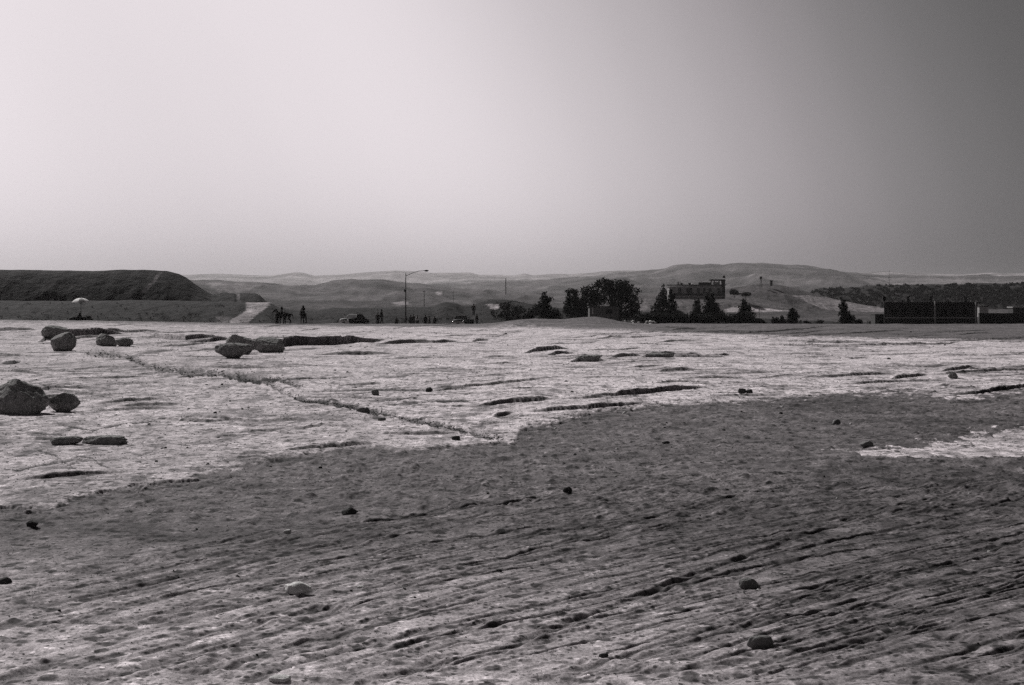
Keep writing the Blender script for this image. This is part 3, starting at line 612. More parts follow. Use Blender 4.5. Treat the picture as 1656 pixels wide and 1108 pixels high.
tree('shrub', 858, 218, 495, 519, [(866, 499, 6, 8), (858, 507, 11, 8), (852, 514, 8, 6)], 'shrub leaning against the left side of the narrow upright tree', 'shrub', n=1500, leaf=.15, trunk=.08, seed=4)
tree('shrub', 898, 214, 499, 520, [(898, 508, 8, 9), (902, 514, 6, 7)], 'low shrub at the right foot of the narrow upright tree', 'shrub', n=1100, leaf=.14, trunk=.07, seed=5)
tree('shrub', 820, 225, 489, 524, [(822, 495, 12, 7), (838, 502, 10, 8), (818, 508, 12, 12), (836, 515, 12, 8), (803, 507, 9, 7)], 'wide loose shrub in front of the pale sandy hummock', 'shrub', n=3200, leaf=.17, trunk=.1, gap=.12, seed=6)
tree('conifer_tree', 1072, 225, 460, 521, [(1073, 464, 2.5, 5), (1073, 474, 7, 8), (1071, 486, 11, 10), (1070, 500, 15, 12), (1066, 511, 22, 9)], 'conical pine with a sharp tip left of the hill house', 'tree', n=5200, leaf=.16, trunk=.16, seed=7)
tree('conifer_tree', 1086, 228, 467, 521, [(1085, 471, 3.5, 5), (1086, 482, 6, 9), (1087, 496, 8, 13), (1094, 510, 11, 9)], 'slim conifer pressed against the right side of the sharp tipped pine', 'tree', n=3200, leaf=.15, trunk=.13, seed=8)
tree('conifer_tree', 1128, 222, 481, 521, [(1127, 488, 5, 6), (1129, 497, 9, 9), (1128, 508, 12, 10)], 'short blunt conifer left of the twin topped conifer under the house', 'tree', n=2200, leaf=.15, trunk=.12, seed=9)
tree('conifer_tree', 1150, 222, 474, 521, [(1143, 479, 3, 6), (1152, 478, 3.5, 7), (1148, 488, 9, 9), (1151, 499, 13, 11), (1152, 509, 18, 9)], 'twin topped conifer below the middle of the hill house', 'tree', n=4600, leaf=.16, trunk=.15, seed=10)
tree('conifer_tree', 1205, 215, 485, 524, [(1202, 489, 5, 6), (1204, 499, 10, 9), (1208, 509, 13, 10), (1206, 519, 15, 6)], 'conifer leaning left right of the hill house in front of pale sand', 'tree', n=3800, leaf=.16, trunk=.14, seed=11)
tree('shrub', 1225, 206, 515, 528, [(1226, 520, 10, 5), (1234, 524, 6, 3)], 'low dark shrub at the right end of the long hedge', 'shrub', n=1200, leaf=.13, trunk=.06, seed=12)
for i, (x0, yt) in enumerate([(1045, 511), (1068, 513), (1090, 511), (1110, 513), (1130, 512), (1152, 513), (1172, 510), (1192, 514)]):
    pass
hb = [(1035+i*11.5, 515+(i*7 % 5)*.6, 13, 7.5+(i*5 % 4)) for i in range(16)]
tree('hedge', 1120, 206, 510, 528, hb, 'long dark straggling hedge along the foot of the conifers', 'hedge', n=15000, leaf=.15, trunk=.05, gap=.0, seed=13)
tree('shrub', 1252, 212, 512, 526, [(1253, 518, 6, 6), (1256, 522, 7, 4)], 'left shrub of the two small ones on pale sand', 'shrub', n=900, leaf=.13, trunk=.06, seed=14)
tree('shrub', 1265, 212, 511, 526, [(1265, 515, 3, 5), (1265, 520, 6, 5)], 'right shrub of the two small ones on pale sand, beside the round tree', 'shrub', n=900, leaf=.13, trunk=.06, seed=15)
tree('round_tree', 1282, 208, 498, 527, [(1282, 504, 6, 6), (1282, 512, 9.5, 9), (1281, 520, 9, 6)], 'small rounded tree standing apart on the pale slope', 'tree', n=2800, leaf=.14, trunk=.1, seed=16)
tree('shrub', 1303, 206, 516, 527, [(1300, 521, 8, 4), (1306, 523, 6, 3)], 'thin low bush right of the small rounded tree', 'shrub', n=700, leaf=.13, trunk=.04, gap=.15, m='scrub', seed=17)
tree('conifer_tree', 1365, 205, 485, 527, [(1364, 488, 4.5, 4), (1364, 497, 7.5, 7), (1366, 507, 9, 8), (1368, 518, 12, 8), (1378, 514, 6, 5)], 'lumpy topped conifer alone left of the dark shed', 'tree', n=3600, leaf=.14, trunk=.12, seed=18)
tree('shrub', 1390, 203, 517, 528, [(1389, 522, 6, 5)], 'small dark round bush between the lumpy conifer and the shed', 'shrub', n=800, leaf=.13, trunk=.05, seed=19)
tree('shrub', 1413, 200, 518, 528, [(1410, 523, 8, 4), (1420, 521, 7, 5)], 'grey low bush against the left wall of the dark shed', 'shrub', n=800, leaf=.13, trunk=.05, m='scrub', seed=20)
tree('shrub', 1188, 500, 468, 477, [(1184, 472, 4, 4), (1189, 473, 5, 4), (1191, 475, 4, 2)], 'dark bush on the hilltop just right of the hill house', 'shrub', n=700, leaf=.4, trunk=.15, seed=21)
tree('shrub', 1206, 505, 472, 480, [(1206, 476, 8, 3)], 'flat dark bush on the slope farther right of the hill house', 'shrub', n=500, leaf=.4, trunk=.1, seed=22)
for i, (a, b, c, e, lb) in enumerate([(1316, 230, 516, 527, 'sparse grey bush on the plain, nearest the small rounded tree side'), (1335, 240, 494, 499, 'faint dark bush on the far plain behind the lumpy conifer')]):
    if i: continue
    tree('shrub', a+10, b-10, c, e, [(a+10, 521, 6, 4)], lb, 'shrub', n=400, leaf=.13, trunk=.04, m='scrub', gap=.1, seed=30+i)
# rough tree tops on the far scarp: reads as one mass
r_ = np.random.default_rng(5); cs = []
for i in range(1000):
    px = r_.uniform(1312, 2000); d = 900-min(50, abs(r_.normal())*30); pr = np.interp(px, [1300, 1325, 1380, 1440, 1560, 1656, 2300], [472, 467, 466, 462, 460, 459, 455])
    tt = (900-d)/60; py = pr+tt*36*1.0; cs.append(((px-CX)/F*d, d, EYE-(py-HY)/F*d))
cs = np.array(cs); bl = [(c[0], c[1], c[2], s_, s_, s_*.8) for c, s_ in zip(cs, r_.uniform(.7, 2.0, len(cs)))]
link('woodland', leaves(bl, 60000, .8, 77, gap=-.6), M['leaf'], kind='stuff', label='dark far-off wood covering the long scarp at right', cat='wood')
# scrub tufts on bank: stuff
cs = []
for i in range(1000):
    px = r_.uniform(-100, 1420); d = r_.uniform(229, 250); t_ = (d-228)/24; cs.append(((px-CX)/F*d, d, -3.6+(EYE-(np.interp(px, [b[0] for b in BANK], [b[1] for b in BANK])-HY)/F*252+3.6)*t_+.1, r_.uniform(.2, .7), .5, r_.uniform(.15, .4)))
link('desert_scrub', leaves(cs, 16000, .12, 78, gap=-.1), M['scrub'], kind='stuff', label='low dry scrub on the dark bank beyond the crest', cat='scrub')
print('plants done')

# ------------------------------------------------------------------ buildings
def win(parent, x, z, w_, h, y, t=.06, m='void'):
    f = MB(); a = .05
    for c, s in (((x, y, z+h/2-a/2), (w_, t, a)), ((x, y, z-h/2+a/2), (w_, t, a)), ((x-w_/2+a/2, y, z), (a, t, h-2*a)), ((x+w_/2-a/2, y, z), (a, t, h-2*a))): f.box(c, s)
    fo = f.build('window', M['roof'], parent)
    MB().box((x, y+.005, z), (w_-2*a, .02, h-2*a)).build('pane', M[m], fo); return fo
# hill house: walls 1083..1172 px at 500 m, raised canopy and stair tower at its right end
dH = 470.; s = dH/F; hx = (1083-CX)*s; zb = EYE-(478-HY)*s
h = empty('hill_house', (hx, dH, zb), label='long flat roofed grey house with a raised canopy and tower on the hilltop', cat='house')
def wx(px): return (px-1083)*s
def wz(py): return (478-py)*s
MB().prism([(0, -1.2), (wx(1172), -1.2), (wx(1172), wz(460)), (wx(1140), wz(461)), (wx(1120), wz(462)), (wx(1100), wz(463.2)), (0, wz(463.5))], 0, 7).build('wall', M['wall'], h)
MB().box((wx(1127), 3.5, wz(461.2)+.05), (wx(1174)-wx(1081)+.4, 7.6, .25)).build('roof', M['roof'], h)
MB().box((wx(1170), .6, (wz(452)-1)/2), (wx(1174)-wx(1169), 1.8, wz(452)+1)).build('tower', M['darkwall'], h)
MB().box((wx(1160), 1.6, wz(453)), (wx(1174)-wx(1149)+.2, 4.4, .45)).build('canopy', M['roof'], h)
MB().box((wx(1171), .6, wz(447.6)), (wx(1174)-wx(1169), 1.4, .9), taper=.5).build('tower_cap', M['darkwall'], h)
for px in (1150.5, 1155.5, 1163): MB().box((wx(px), .4, (wz(454)+wz(461))/2), (.35, .35, wz(454)-wz(461))).build('column', M['post'], h)
MB().box((wx(1159), .35, wz(459)), (2.2, .3, 1.1)).build('parapet', M['wall'], h)
MB().box((wx(1140), 2.0, wz(459)), (wx(1150)-wx(1130), 3.5, 1.0)).build('roof_room', M['darkwall'], h)
for px, hh, ww in ((1097, 1.3, .35), (1102.5, .9, .7), (1116, .9, .8)): MB().box((wx(px), 1.0, wz(462)+hh/2), (ww, .7, hh)).build('chimney', M['darkwall'], h)
MB().ell((wx(1119.5), .6, wz(460.4)), (.5, .4, .4)).build('water_tank', M['canvas'], h, smooth=True)
for px in (1099, 1112, 1117, 1129.5, 1139, 1148, 1162.5): win(h, wx(px), wz(470), .95, 1.6, -.04, m='darkwall')
MB().box((wx(1127), -.12, wz(476.5)), (wx(1170)-wx(1084), .2, .8)).build('plinth', M['darkwall'], h)
tr_ = MB()
for k in range(2): tr_.box((wx(1085+k*44)+4, -.9, -.25-.02*k), (9, 1.5, .3))
tr_.build('terrace', M['wall'], h)
# hilltop hut and tower far right of the house
o = MB(); dd = 690.; s2 = dd/F; root = empty('hilltop_hut', ((1247-CX)*s2, dd, EYE-(460-HY)*s2), label='tiny dark hut silhouetted on the crest of the dark hill', cat='hut')
MB().box((0, 0, .6), (1.15, 1.3, 2.6)).build('wall', M['darkwall'], root); MB().box((0, 0, 1.98), (1.4, 1.5, .16)).build('roof', M['roof'], root)
root = empty('water_tower', ((1230.5-CX)*s2, dd, EYE-(461-HY)*s2), label='spindly dark water tower left of the tiny hilltop hut', cat='water tower')
lg = []
for a, b in ((-.3, -.3), (.3, -.3), (-.3, .3), (.3, .3)): MB().tube([(a*1.4, b*1.4, -1.2), (a, b, 2.9)], .06, 6).build('leg', M['darkwall'], root)
MB().loft([[(r*math.cos(k*math.pi/6), r*math.sin(k*math.pi/6), z) for k in range(12)] for r, z in ((.3, 2.7), (.65, 3.0), (.7, 3.9), (.1, 4.3))]).build('tank', M['darkwall'], root, smooth=False)
# dark shed at right 1428..1583
dS = 168.; s = dS/F; zb = EYE-(525-HY)*s; sx0 = (1428-CX)*s
h = empty('shed', (sx0, dS, zb), label='long low dark shed with three roof chimneys at the right of the plain', cat='shed')
h.rotation_euler = (0, 0, -.255); h.scale = (.955, 1, 1)
def wx(px): return (px-1428)*s
def wz(py): return (525-py)*s
MB().box((wx(1505), 2.4, (wz(491)-.6)/2), (wx(1580)-wx(1430), 4.8, wz(491)+.6)).build('wall', M['darkwall'], h)
MB().prism([(wx(1429), wz(491.2)), (wx(1582), wz(491.2)), (wx(1586), wz(489)), (wx(1583), wz(488.5)), (wx(1430), wz(488.5))], -.45, 5.2).build('roof', M['roof'], h)
for px in (1469.5, 1507, 1562.5):
    c = MB().box((wx(px), 2.0, wz(484)), (.34, .34, wz(480)-wz(488.3)), taper=1).build('chimney', M['darkwall'], h)
    MB().box((wx(px), 2.0, wz(480)+.04), (.46, .46, .1)).build('cap', M['roof'], c)
for px in (1446, 1463, 1483, 1499, 1527, 1543, 1560): win(h, wx(px), wz(504), .7, .85, -.03)
MB().box((wx(1505), -.06, wz(514)), (wx(1578)-wx(1432), .1, .12)).build('sill_band', M['wall'], h)
MB().box((wx(1573.5), 1.2, wz(487.4)), (.5, .4, .14)).build('skylight', M['post'], h)
for px, yt in ((1512, 488), (1578, 490)):
    dq = dS-.6-(px-1428)/155*2.75
    rt = empty('pale_post', ((px-CX)*dq/F, dq, zb), label='pale wooden post standing before the middle of the dark shed' if px < 1550 else 'pale post standing before the right end of the dark shed', cat='post', group='pale posts before the shed')
    MB().box((0, 0, wz(yt)/2-.1), (.12, .12, wz(yt)+.2)).build('shaft', M['post'], rt); MB().box((0, 0, wz(yt)+.04), (.16, .16, .08)).build('cap', M['post'], rt)
rt = empty('loudspeaker_post', ((1430-CX)*(dS-.7)/F, dS-.7, zb), label='post with a square black box on top at the left corner of the shed', cat='post')
MB().tube([(0, 0, -.2), (0, 0, wz(486.5))], .04).build('pole', M['metal'], rt); MB().box((0, 0, wz(483)), (.46, .4, .5), bev=.03).build('box', M['void'], rt); MB().box((-.1, 0, wz(496.5)), (.34, .2, .12)).build('bracket', M['void'], rt)
rt = empty('antenna_mast', ((1438-CX)*(dS+2)/F, dS+2, zb), label='very thin tall antenna mast rising behind the left end of the shed', cat='mast')
MB().tube([(0, 0, 0), (0, 0, wz(460)), (0, 0, wz(436))], [.035, .028, .015], 6).build('mast', M['metal'], rt); MB().box((0, 0, wz(448)), (.3, .03, .03)).build('crossbar', M['metal'], rt)
w2 = empty('low_wall', ((1583-CX)*(dS+2)/F, dS+2, zb), label='long dark low wall running right from the shed out of the photo', cat='wall')
MB().box((6.5, 0, (wz(508)-.5)/2), (13, .4, wz(508)+.5)).build('wall', M['darkwall'], w2); MB().box((6.5, 0, wz(508)+.05), (13.05, .52, .1)).build('coping', M['roof'], w2)
w3 = MB(); rt = empty('outbuilding', ((1420-CX)*(dS+1)/F, dS+1, zb), label='squat dark lean-to against the left end of the shed', cat='outbuilding')
MB().box((.25, 1, .5), (1.2, 2, 1.3)).build('wall', M['darkwall'], rt); MB().box((.25, 1, 1.2), (1.3, 2.2, .08)).build('roof', M['roof'], rt)
rt = empty('parked_truck', ((1648-CX)*(dS+22)/F, dS+22, EYE-(515-HY)*(dS+22)/F), label='dark box shape with a light top edge behind the low wall at the right edge', cat='hut')
MB().box((0, 1, .7), (1.6, 2, 1.5)).build('wall', M['darkwall'], rt); MB().box((0, 1, 1.5), (1.8, 2.2, .12)).build('roof', M['post'], rt); rt.name = 'small_hut'
rt = empty('small_hut', ((1591-CX)*(dS+40)/F, dS+40, EYE-(512-HY)*(dS+40)/F), label='small pale walled hut peeping over the low wall beside the shed', cat='hut')
MB().box((0, 1, .7), (1.3, 2, 1.5)).build('wall', M['wall'], rt); MB().box((0, 1, 1.5), (1.5, 2.2, .1)).build('roof', M['roof'], rt)
# low building under the big trees
dL = 222.; s = dL/F; zb = EYE-(517-HY)*s
h = empty('low_building', ((953-CX)*s, dL, zb), label='low grey walled building half hidden under the biggest trees', cat='building')
MB().box(((977-953)*s, 2, (517-497)*s/2-.2), (47*s, 4, (517-497)*s+.4)).build('wall', M['midwall'], h)
MB().box(((977-953)*s, 2, (517-496)*s), (50*s, 4.6, .16)).build('roof', M['roof'], h)
MB().box(((958.5-953)*s, -.06, (517-502)*s), (.16, .1, 1.1)).build('door_frame', M['clothpale'], h)
win(h, (985-953)*s, (517-504)*s, 1.0, .7, -.04)

# ------------------------------------------------------------------ poles
d = 190.; s = d/F; rt = empty('street_lamp', ((656-CX)*s, d, EYE-(526-HY)*s), label='tall street lamp with a long curved arm reaching right', cat='street lamp')
def lz(py): return (526-py)*s
MB().tube([(0, 0, -.2), (0, 0, lz(490)), (0, 0, lz(441))], [.12, .09, .06], 10).build('pole', M['metal'], rt, smooth=True)
MB().tube([(0.02, 0, lz(446)), (.45, 0, lz(444)), (1.1, 0, lz(440.5)), (1.8, 0, lz(438.4)), (2.45, 0, lz(438))], [.05, .045, .04, .04, .04], 8).build('arm', M['metal'], rt, smooth=True)
hd = MB().ell((2.75, 0, lz(437.8)), (.34, .16, .11)).build('lamp_head', M['void'], rt, smooth=True)
MB().ell((2.78, 0, lz(437.8)-.08), (.22, .12, .06)).build('lens', M['lens'], hd, smooth=True)
MB().box((-.12, 0, lz(470)), (.22, .16, .3)).build('junction_box', M['void'], rt)
MB().box((0, 0, .25), (.34, .34, .6)).build('base', M['metal'], rt)
def upole(px, d, yt, yb, lb, bar=True, r=.12):
    s = d/F; rt = empty('utility_pole', ((px-CX)*s, d, EYE-(yb-HY)*s), label=lb, cat='utility pole')
    H = (yb-yt)*s; MB().tube([(0, 0, -1), (0, 0, H)], [r, r*.7], 6).build('pole', M['wood'], rt)
    if bar:
        MB().box((0, -.1, H*.93), (H*.16, .12, .12)).build('crossarm', M['wood'], rt)
        for q in (-1, 1): MB().ell((q*H*.07, -.1, H*.93+.14), (.08, .08, .1), 1).build('insulator', M['metal'], rt)
upole(818, 700, 450, 473, 'utility pole standing on the far slope right of the street lamp', r=.24)
upole(733, 400, 470, 496, 'very thin pole above the left of the right hand car', bar=False, r=.07)
upole(686, 380, 470, 494, 'thin pole on the bank just right of the street lamp', r=.10)
upole(909, 225, 503, 521, 'short stubby pole between the shrub and the broad tree', bar=False, r=.09)
upole(1228, 214, 496, 524, 'thin leaning pole on the pale slope right of the leaning conifer', bar=False, r=.035)
upole(1318, 205, 515, 526, 'short thin stake on the plain left of the lumpy conifer', bar=False, r=.03)
upole(1645, 260, 468, 510, 'tall thin pole standing in front of the wood at the right edge', r=.07)
upole(1362, 700, 462, 470, 'tiny pole breaking the skyline of the scarp', bar=False, r=.2)

# rubble heap in front of the hedge
rr = random.Random(4)
for i in range(46):
    px = rr.uniform(985, 1062); py = rr.uniform(519, 528)+abs(px-1025)*.02; d = 150+rr.uniform(-3, 6); s = d/F
    me = protos[rr.randrange(7)]; key = me.name+'rub'
    if key not in bpy.data.meshes: m2 = me.copy(); m2.name = key; m2.materials.append(M['palestone'])
    o = link('rubble_stone', bpy.data.meshes[key], None); k = rr.uniform(3, 9)*s
    o.location = ((px-CX)*s, d, EYE-(py-HY)*s-.05); o.scale = (k, k*.7, k*.5); o.rotation_euler = (0, rr.uniform(-.3, .3), rr.uniform(0, 6))
    tag(o, 'pale rubble stone in the heap at the left foot of the long hedge', 'stone', 'rubble heap by the hedge')

# ------------------------------------------------------------------ umbrella, stall
d = 168.; s = d/F; zb = EYE-(519-HY)*s; ux = (131-CX)*s
rt = empty('beach_umbrella', (ux, d, zb), label='round pale beach umbrella with light and grey panels shading the stall', cat='umbrella')
H = (519-482)*s; rad = 15*s
for k in range(8):
    b = bmesh.new(); rows = []
    for j in range(6):
        a = j/5*R(62); row = []
        for q in range(5):
            ph = (k+q/4)*math.pi/4; rr_ = rad*math.sin(a)/math.sin(R(62))*(1-.05*math.sin(math.pi*q/4)*(j/5)); row.append(b.verts.new((rr_*math.cos(ph), rr_*math.sin(ph), H-rad*.46*(1-math.cos(a))/(1-math.cos(R(62))))))
        rows.append(row)
    for r0_, r1_ in zip(rows, rows[1:]):
        for q in range(4):
            try: b.faces.new((r0_[q], r0_[q+1], r1_[q+1], r1_[q]))
            except ValueError: pass
    bmesh.ops.remove_doubles(b, verts=b.verts, dist=.002); bmesh.ops.recalc_face_normals(b, faces=b.faces)
    bmesh.ops.solidify(b, geom=b.faces[:], thickness=.012)
    me = bpy.data.meshes.new('canopy_panel'); b.to_mesh(me); b.free(); link('canopy_panel', me, M['canvas' if k % 2 else 'canvas2'], rt)
MB().tube([(0, 0, -.1), (0, 0, H+.05)], .03).build('pole', M['wood'], rt); MB().ell((0, 0, H+.08), (.04, .04, .07)).build('finial', M['void'], rt)
rb = MB()
for k in range(8): a = k*math.pi/4; rb.tube([(0, 0, H*.72), (rad*.55*math.cos(a), rad*.55*math.sin(a), H-rad*.16)], .012, 5)
rb.build('ribs', M['metal'], rt)
rt = empty('stall_table', (ux+.1, d-.1, zb), label='low table draped in dark cloth under the beach umbrella', cat='table')
MB().box((0, 0, .42), (1.9, .8, .06), bev=.01).build('table_top', M['wood'], rt)
for a in (-.85, .85):
    for b_ in (-.33, .33): MB().box((a, b_, .18), (.07, .07, .44)).build('leg', M['wood'], rt)
MB().box((0, -.43, .24), (1.86, .03, .46)).build('cloth', M['clothdark'], rt)
for q, (dx, hh, lb) in enumerate([(-.75, .45, 'left dark bundle beside the stall table'), (1.2, .62, 'right dark sack heap beside the stall table')]):
    o = link('sack', rock_mesh(.75, .6, hh, 700+q, 'round', 3), M['clothdark']); o.location = (ux+dx-.1, d-.6, zb); tag(o, lb, 'sack')
o = link('jug', None, None) if 0 else MB().loft([[(ux+(148-131)*s+r*math.cos(k*math.pi/5), d-.3+r*math.sin(k*math.pi/5), zb+z) for k in range(10)] for r, z in ((.08, 0), (.13, .1), (.13, .3), (.06, .42), (.06, .5))]).build('jug', M['clothpale'], smooth=True, label='small white jug standing right of the stall', cat='jug')
o.location.z = .28
MB().box((ux+(148-131)*s, d-.3, zb+.1), (.4, .4, .36)).build('crate', M['wood'], label='small wooden crate under the white jug', cat='crate')

# ------------------------------------------------------------------ people and animals
def skin(name, V, E, m, parent, sub=1, root=0):
    me = bpy.data.meshes.new(name+'_cage'); me.from_pydata([v[:3] for v in V], E, [])
    o = bpy.data.objects.new(name, me); COL.objects.link(o)
    md = o.modifiers.new('s', 'SKIN'); md.branch_smoothing = .3; sb = o.modifiers.new('b', 'SUBSURF'); sb.levels = sub; sb.render_levels = sub
    for i, v in enumerate(V):
        r = v[3]; me.skin_vertices[0].data[i].radius = r if isinstance(r, tuple) else (r, r); me.skin_vertices[0].data[i].use_root = (i == root)
    dg = bpy.context.evaluated_depsgraph_get(); dg.update()
    m2 = bpy.data.meshes.new_from_object(o.evaluated_get(dg)); bpy.data.objects.remove(o); 
    m2.materials.clear(); m2.polygons.foreach_set('use_smooth', [True]*len(m2.polygons))
    return link(name, m2, m, parent)
def hand(V, E, wi, dirv, sideways):
    """palm, four fingers of unequal length and a thumb from the palm's side"""
    w_ = Vector(V[wi][:3]); dv_ = Vector(dirv).normalized(); sd = Vector(sideways).normalized(); pm = w_+dv_*.07
    V.append((*pm, .032)); p = len(V)-1; E.append((wi, p))
    for k, ln in zip((-1.5, -.5, .5, 1.5), (.06, .075, .07, .055)):
        a = pm+dv_*.035+sd*k*.018; b = a+dv_*ln*.6; c = b+(dv_*.8+Vector((0, -.35, 0))).normalized()*ln*.5
        i = len(V); V += [(*a, .011), (*b, .009), (*c, .007)]; E += [(p, i), (i, i+1), (i+1, i+2)]
    a = w_+dv_*.04-sd*.035; b = a+(dv_-sd*.7).normalized()*.04; i = len(V); V += [(*a, .012), (*b, .009)]; E += [(p, i), (i, i+1)]
def person(px, d, ytop, H, label, pose='stand', rz=0, shirt='clothdark', legs='clothdark', robe=False, group=None, scarf=False, feet=None):
    """H standing height; head top at photo row ytop"""
    s = d/F; k = H/1.75
    top = {'stand': 1.75, 'walk': 1.74, 'crouch': 1.05, 'sit': .92, 'ride': 0.93}[pose]*k
    z0 = EYE-(ytop-HY)*s-top
    rt = empty('person', ((px-CX)*s, d, z0), rz, label=label, cat='person', group=group)
    if pose in ('stand', 'walk'):
        st = .22 if pose == 'walk' else .03; hip = .92
        J = dict(pel=(0, 0, .95), wst=(0, 0, 1.08), chs=(0, -.01, 1.30), nk=(0, 0, 1.48), hd=(0, -.02, 1.60), ht=(0, -.01, 1.69),
                 lh=(-.09, 0, .90), lk=(-.10, -st*.6-.02, .50), la=(-.10, -st, .09), lf=(-.11, -st-.16, .04), rh=(.09, 0, .90), rk=(.10, st*.3-.03, .50), ra=(.10, st, .09), rf=(.11, st-.16, .04),
                 ls=(-.18, 0, 1.42), le=(-.25, .03, 1.15), lw=(-.26, -.06, .90), rs=(.18, 0, 1.42), re=(.26, .02, 1.15), rw=(.24, -.12, .93))
    elif pose == 'crouch':
        J = dict(pel=(0, .1, .30), wst=(0, .06, .42), chs=(0, -.02, .62), nk=(0, -.10, .80), hd=(0, -.14, .91), ht=(0, -.13, 1.0),
                 lh=(-.09, .1, .28), lk=(-.13, -.28, .48), la=(-.11, -.05, .08), lf=(-.12, -.22, .04), rh=(.09, .1, .28), rk=(.13, -.28, .48), ra=(.11, -.05, .08), rf=(.12, -.22, .04),
                 ls=(-.18, -.04, .75), le=(-.24, -.2, .56), lw=(-.14, -.38, .52), rs=(.18, -.04, .75), re=(.24, -.2, .56), rw=(.14, -.38, .52))
    elif pose == 'sit':
        J = dict(pel=(0, 0, .12), wst=(0, 0, .25), chs=(0, -.03, .47), nk=(0, -.04, .66), hd=(0, -.07, .77), ht=(0, -.06, .86),
                 lh=(-.1, 0, .12), lk=(-.34, -.3, .14), la=(-.02, -.36, .08), lf=(.1, -.38, .06), rh=(.1, 0, .12), rk=(.34, -.3, .14), ra=(.06, -.44, .08), rf=(-.08, -.46, .06),
                 ls=(-.18, -.02, .60), le=(-.26, -.1, .36), lw=(-.16, -.3, .25), rs=(.18, -.02, .60), re=(.26, -.1, .36), rw=(.16, -.3, .25))
    else:
        J = dict(pel=(0, 0, .12), wst=(0, 0, .26), chs=(0, -.02, .48), nk=(0, -.02, .67), hd=(0, -.05, .78), ht=(0, -.04, .87),
                 lh=(-.1, 0, .10), lk=(-.28, -.22, -.12), la=(-.30, -.05, -.5), lf=(-.31, -.2, -.54), rh=(.1, 0, .10), rk=(.28, -.22, -.12), ra=(.30, -.05, -.5), rf=(.31, -.2, -.54),
                 ls=(-.18, -.01, .61), le=(-.23, -.08, .38), lw=(-.10, -.3, .30), rs=(.18, -.01, .61), re=(.23, -.08, .38), rw=(.10, -.3, .30))
    rad = dict(pel=(.15, .11), wst=(.13, .10), chs=(.165, .115), nk=.055, hd=(.08, .10), ht=(.065, .08), lh=.085, lk=.06, la=.04, lf=.035, rh=.085, rk=.06, ra=.04, rf=.035, ls=.06, le=.042, lw=.028, rs=.06, re=.042, rw=.028)
    ks = list(J); ix = {a: i for i, a in enumerate(ks)}
    V = [(J[a][0]*k, J[a][1]*k, J[a][2]*k, rad[a]) for a in ks]
    E0 = [('pel', 'wst'), ('wst', 'chs'), ('chs', 'nk'), ('nk', 'hd'), ('hd', 'ht'), ('pel', 'lh'), ('lh', 'lk'), ('lk', 'la'), ('la', 'lf'), ('pel', 'rh'), ('rh', 'rk'), ('rk', 'ra'), ('ra', 'rf'), ('chs', 'ls'), ('ls', 'le'), ('le', 'lw'), ('chs', 'rs'), ('rs', 're'), ('re', 'rw')]
    E = [(ix[a], ix[b]) for a, b in E0]
    for q in 'lr':
        dv_ = Vector(J[q+'w'])-Vector(J[q+'e']); hand(V, E, ix[q+'w'], dv_, (0, 1, 0) if pose in ('stand', 'walk') else (1, 0, 0))
    skin('body', V, E, M['skin'], rt)
    def sub(name, keys, grow, mm):
        V2 = []; 
        for a in keys:
            r = rad[a]; r = r if isinstance(r, tuple) else (r, r); V2.append((J[a][0]*k, J[a][1]*k, J[a][2]*k, (r[0]+grow, r[1]+grow)))
        E2 = [(keys.index(a), keys.index(b)) for a, b in E0 if a in keys and b in keys]
        return skin(name, V2, E2, M[mm], rt)
    sub('shirt', ['pel', 'wst', 'chs', 'ls', 'le', 'lw', 'rs', 're', 'rw'], .022, shirt)
    sub('trousers', ['pel', 'lh', 'lk', 'la', 'rh', 'rk', 'ra'], .026, legs)
    if robe and pose in ('stand', 'walk'):
        rings = []
        for z, a, b in ((.12, .27, .24), (.45, .24, .2), (.85, .21, .17), (1.1, .19, .15), (1.32, .21, .15), (1.45, .15, .11)):
            rings.append([(a*k*(1+.06*math.sin(q*3))*math.cos(q*math.pi/8), b*k*(1+.06*math.cos(q*5))*math.sin(q*math.pi/8), z*k) for q in range(16)])
        MB().loft(rings, cap=False).build('robe', M[shirt], rt, smooth=True)
    hx, hy, hz_ = [c*k for c in J['hd']]
    fc = MB().ell((hx, hy-.10*k, hz_-.005), (.014, .02, .024), 1).build('nose', M['skin'], rt, smooth=True)
    for q in (-1, 1):
        MB().ell((hx+q*.032*k, hy-.088*k, hz_+.03*k), (.013, .008, .008), 1).build('eye', M['void'], rt)
        MB().ell((hx+q*.085*k, hy+.005, hz_), (.012, .022, .034), 1).build('ear', M['skin'], rt)
    MB().ell((hx, hy-.088*k, hz_-.045*k), (.024, .008, .007), 1).build('mouth', M['void'], rt)
    if scarf:
        MB().loft([[(hx+a*math.cos(q*math.pi/6), hy+.02+a*1.1*math.sin(q*math.pi/6), hz_+z) for q in range(12)] for a, z in ((.16, -.20), (.125, -.06), (.125, .06), (.09, .14), (.02, .165))]).build('headscarf', M[shirt], rt, smooth=True)
    else: MB().ell((hx, hy+.022*k, hz_+.045*k), (.098*k, .112*k, .10*k)).build('hair', M['hair'], rt, smooth=True)
    return rt
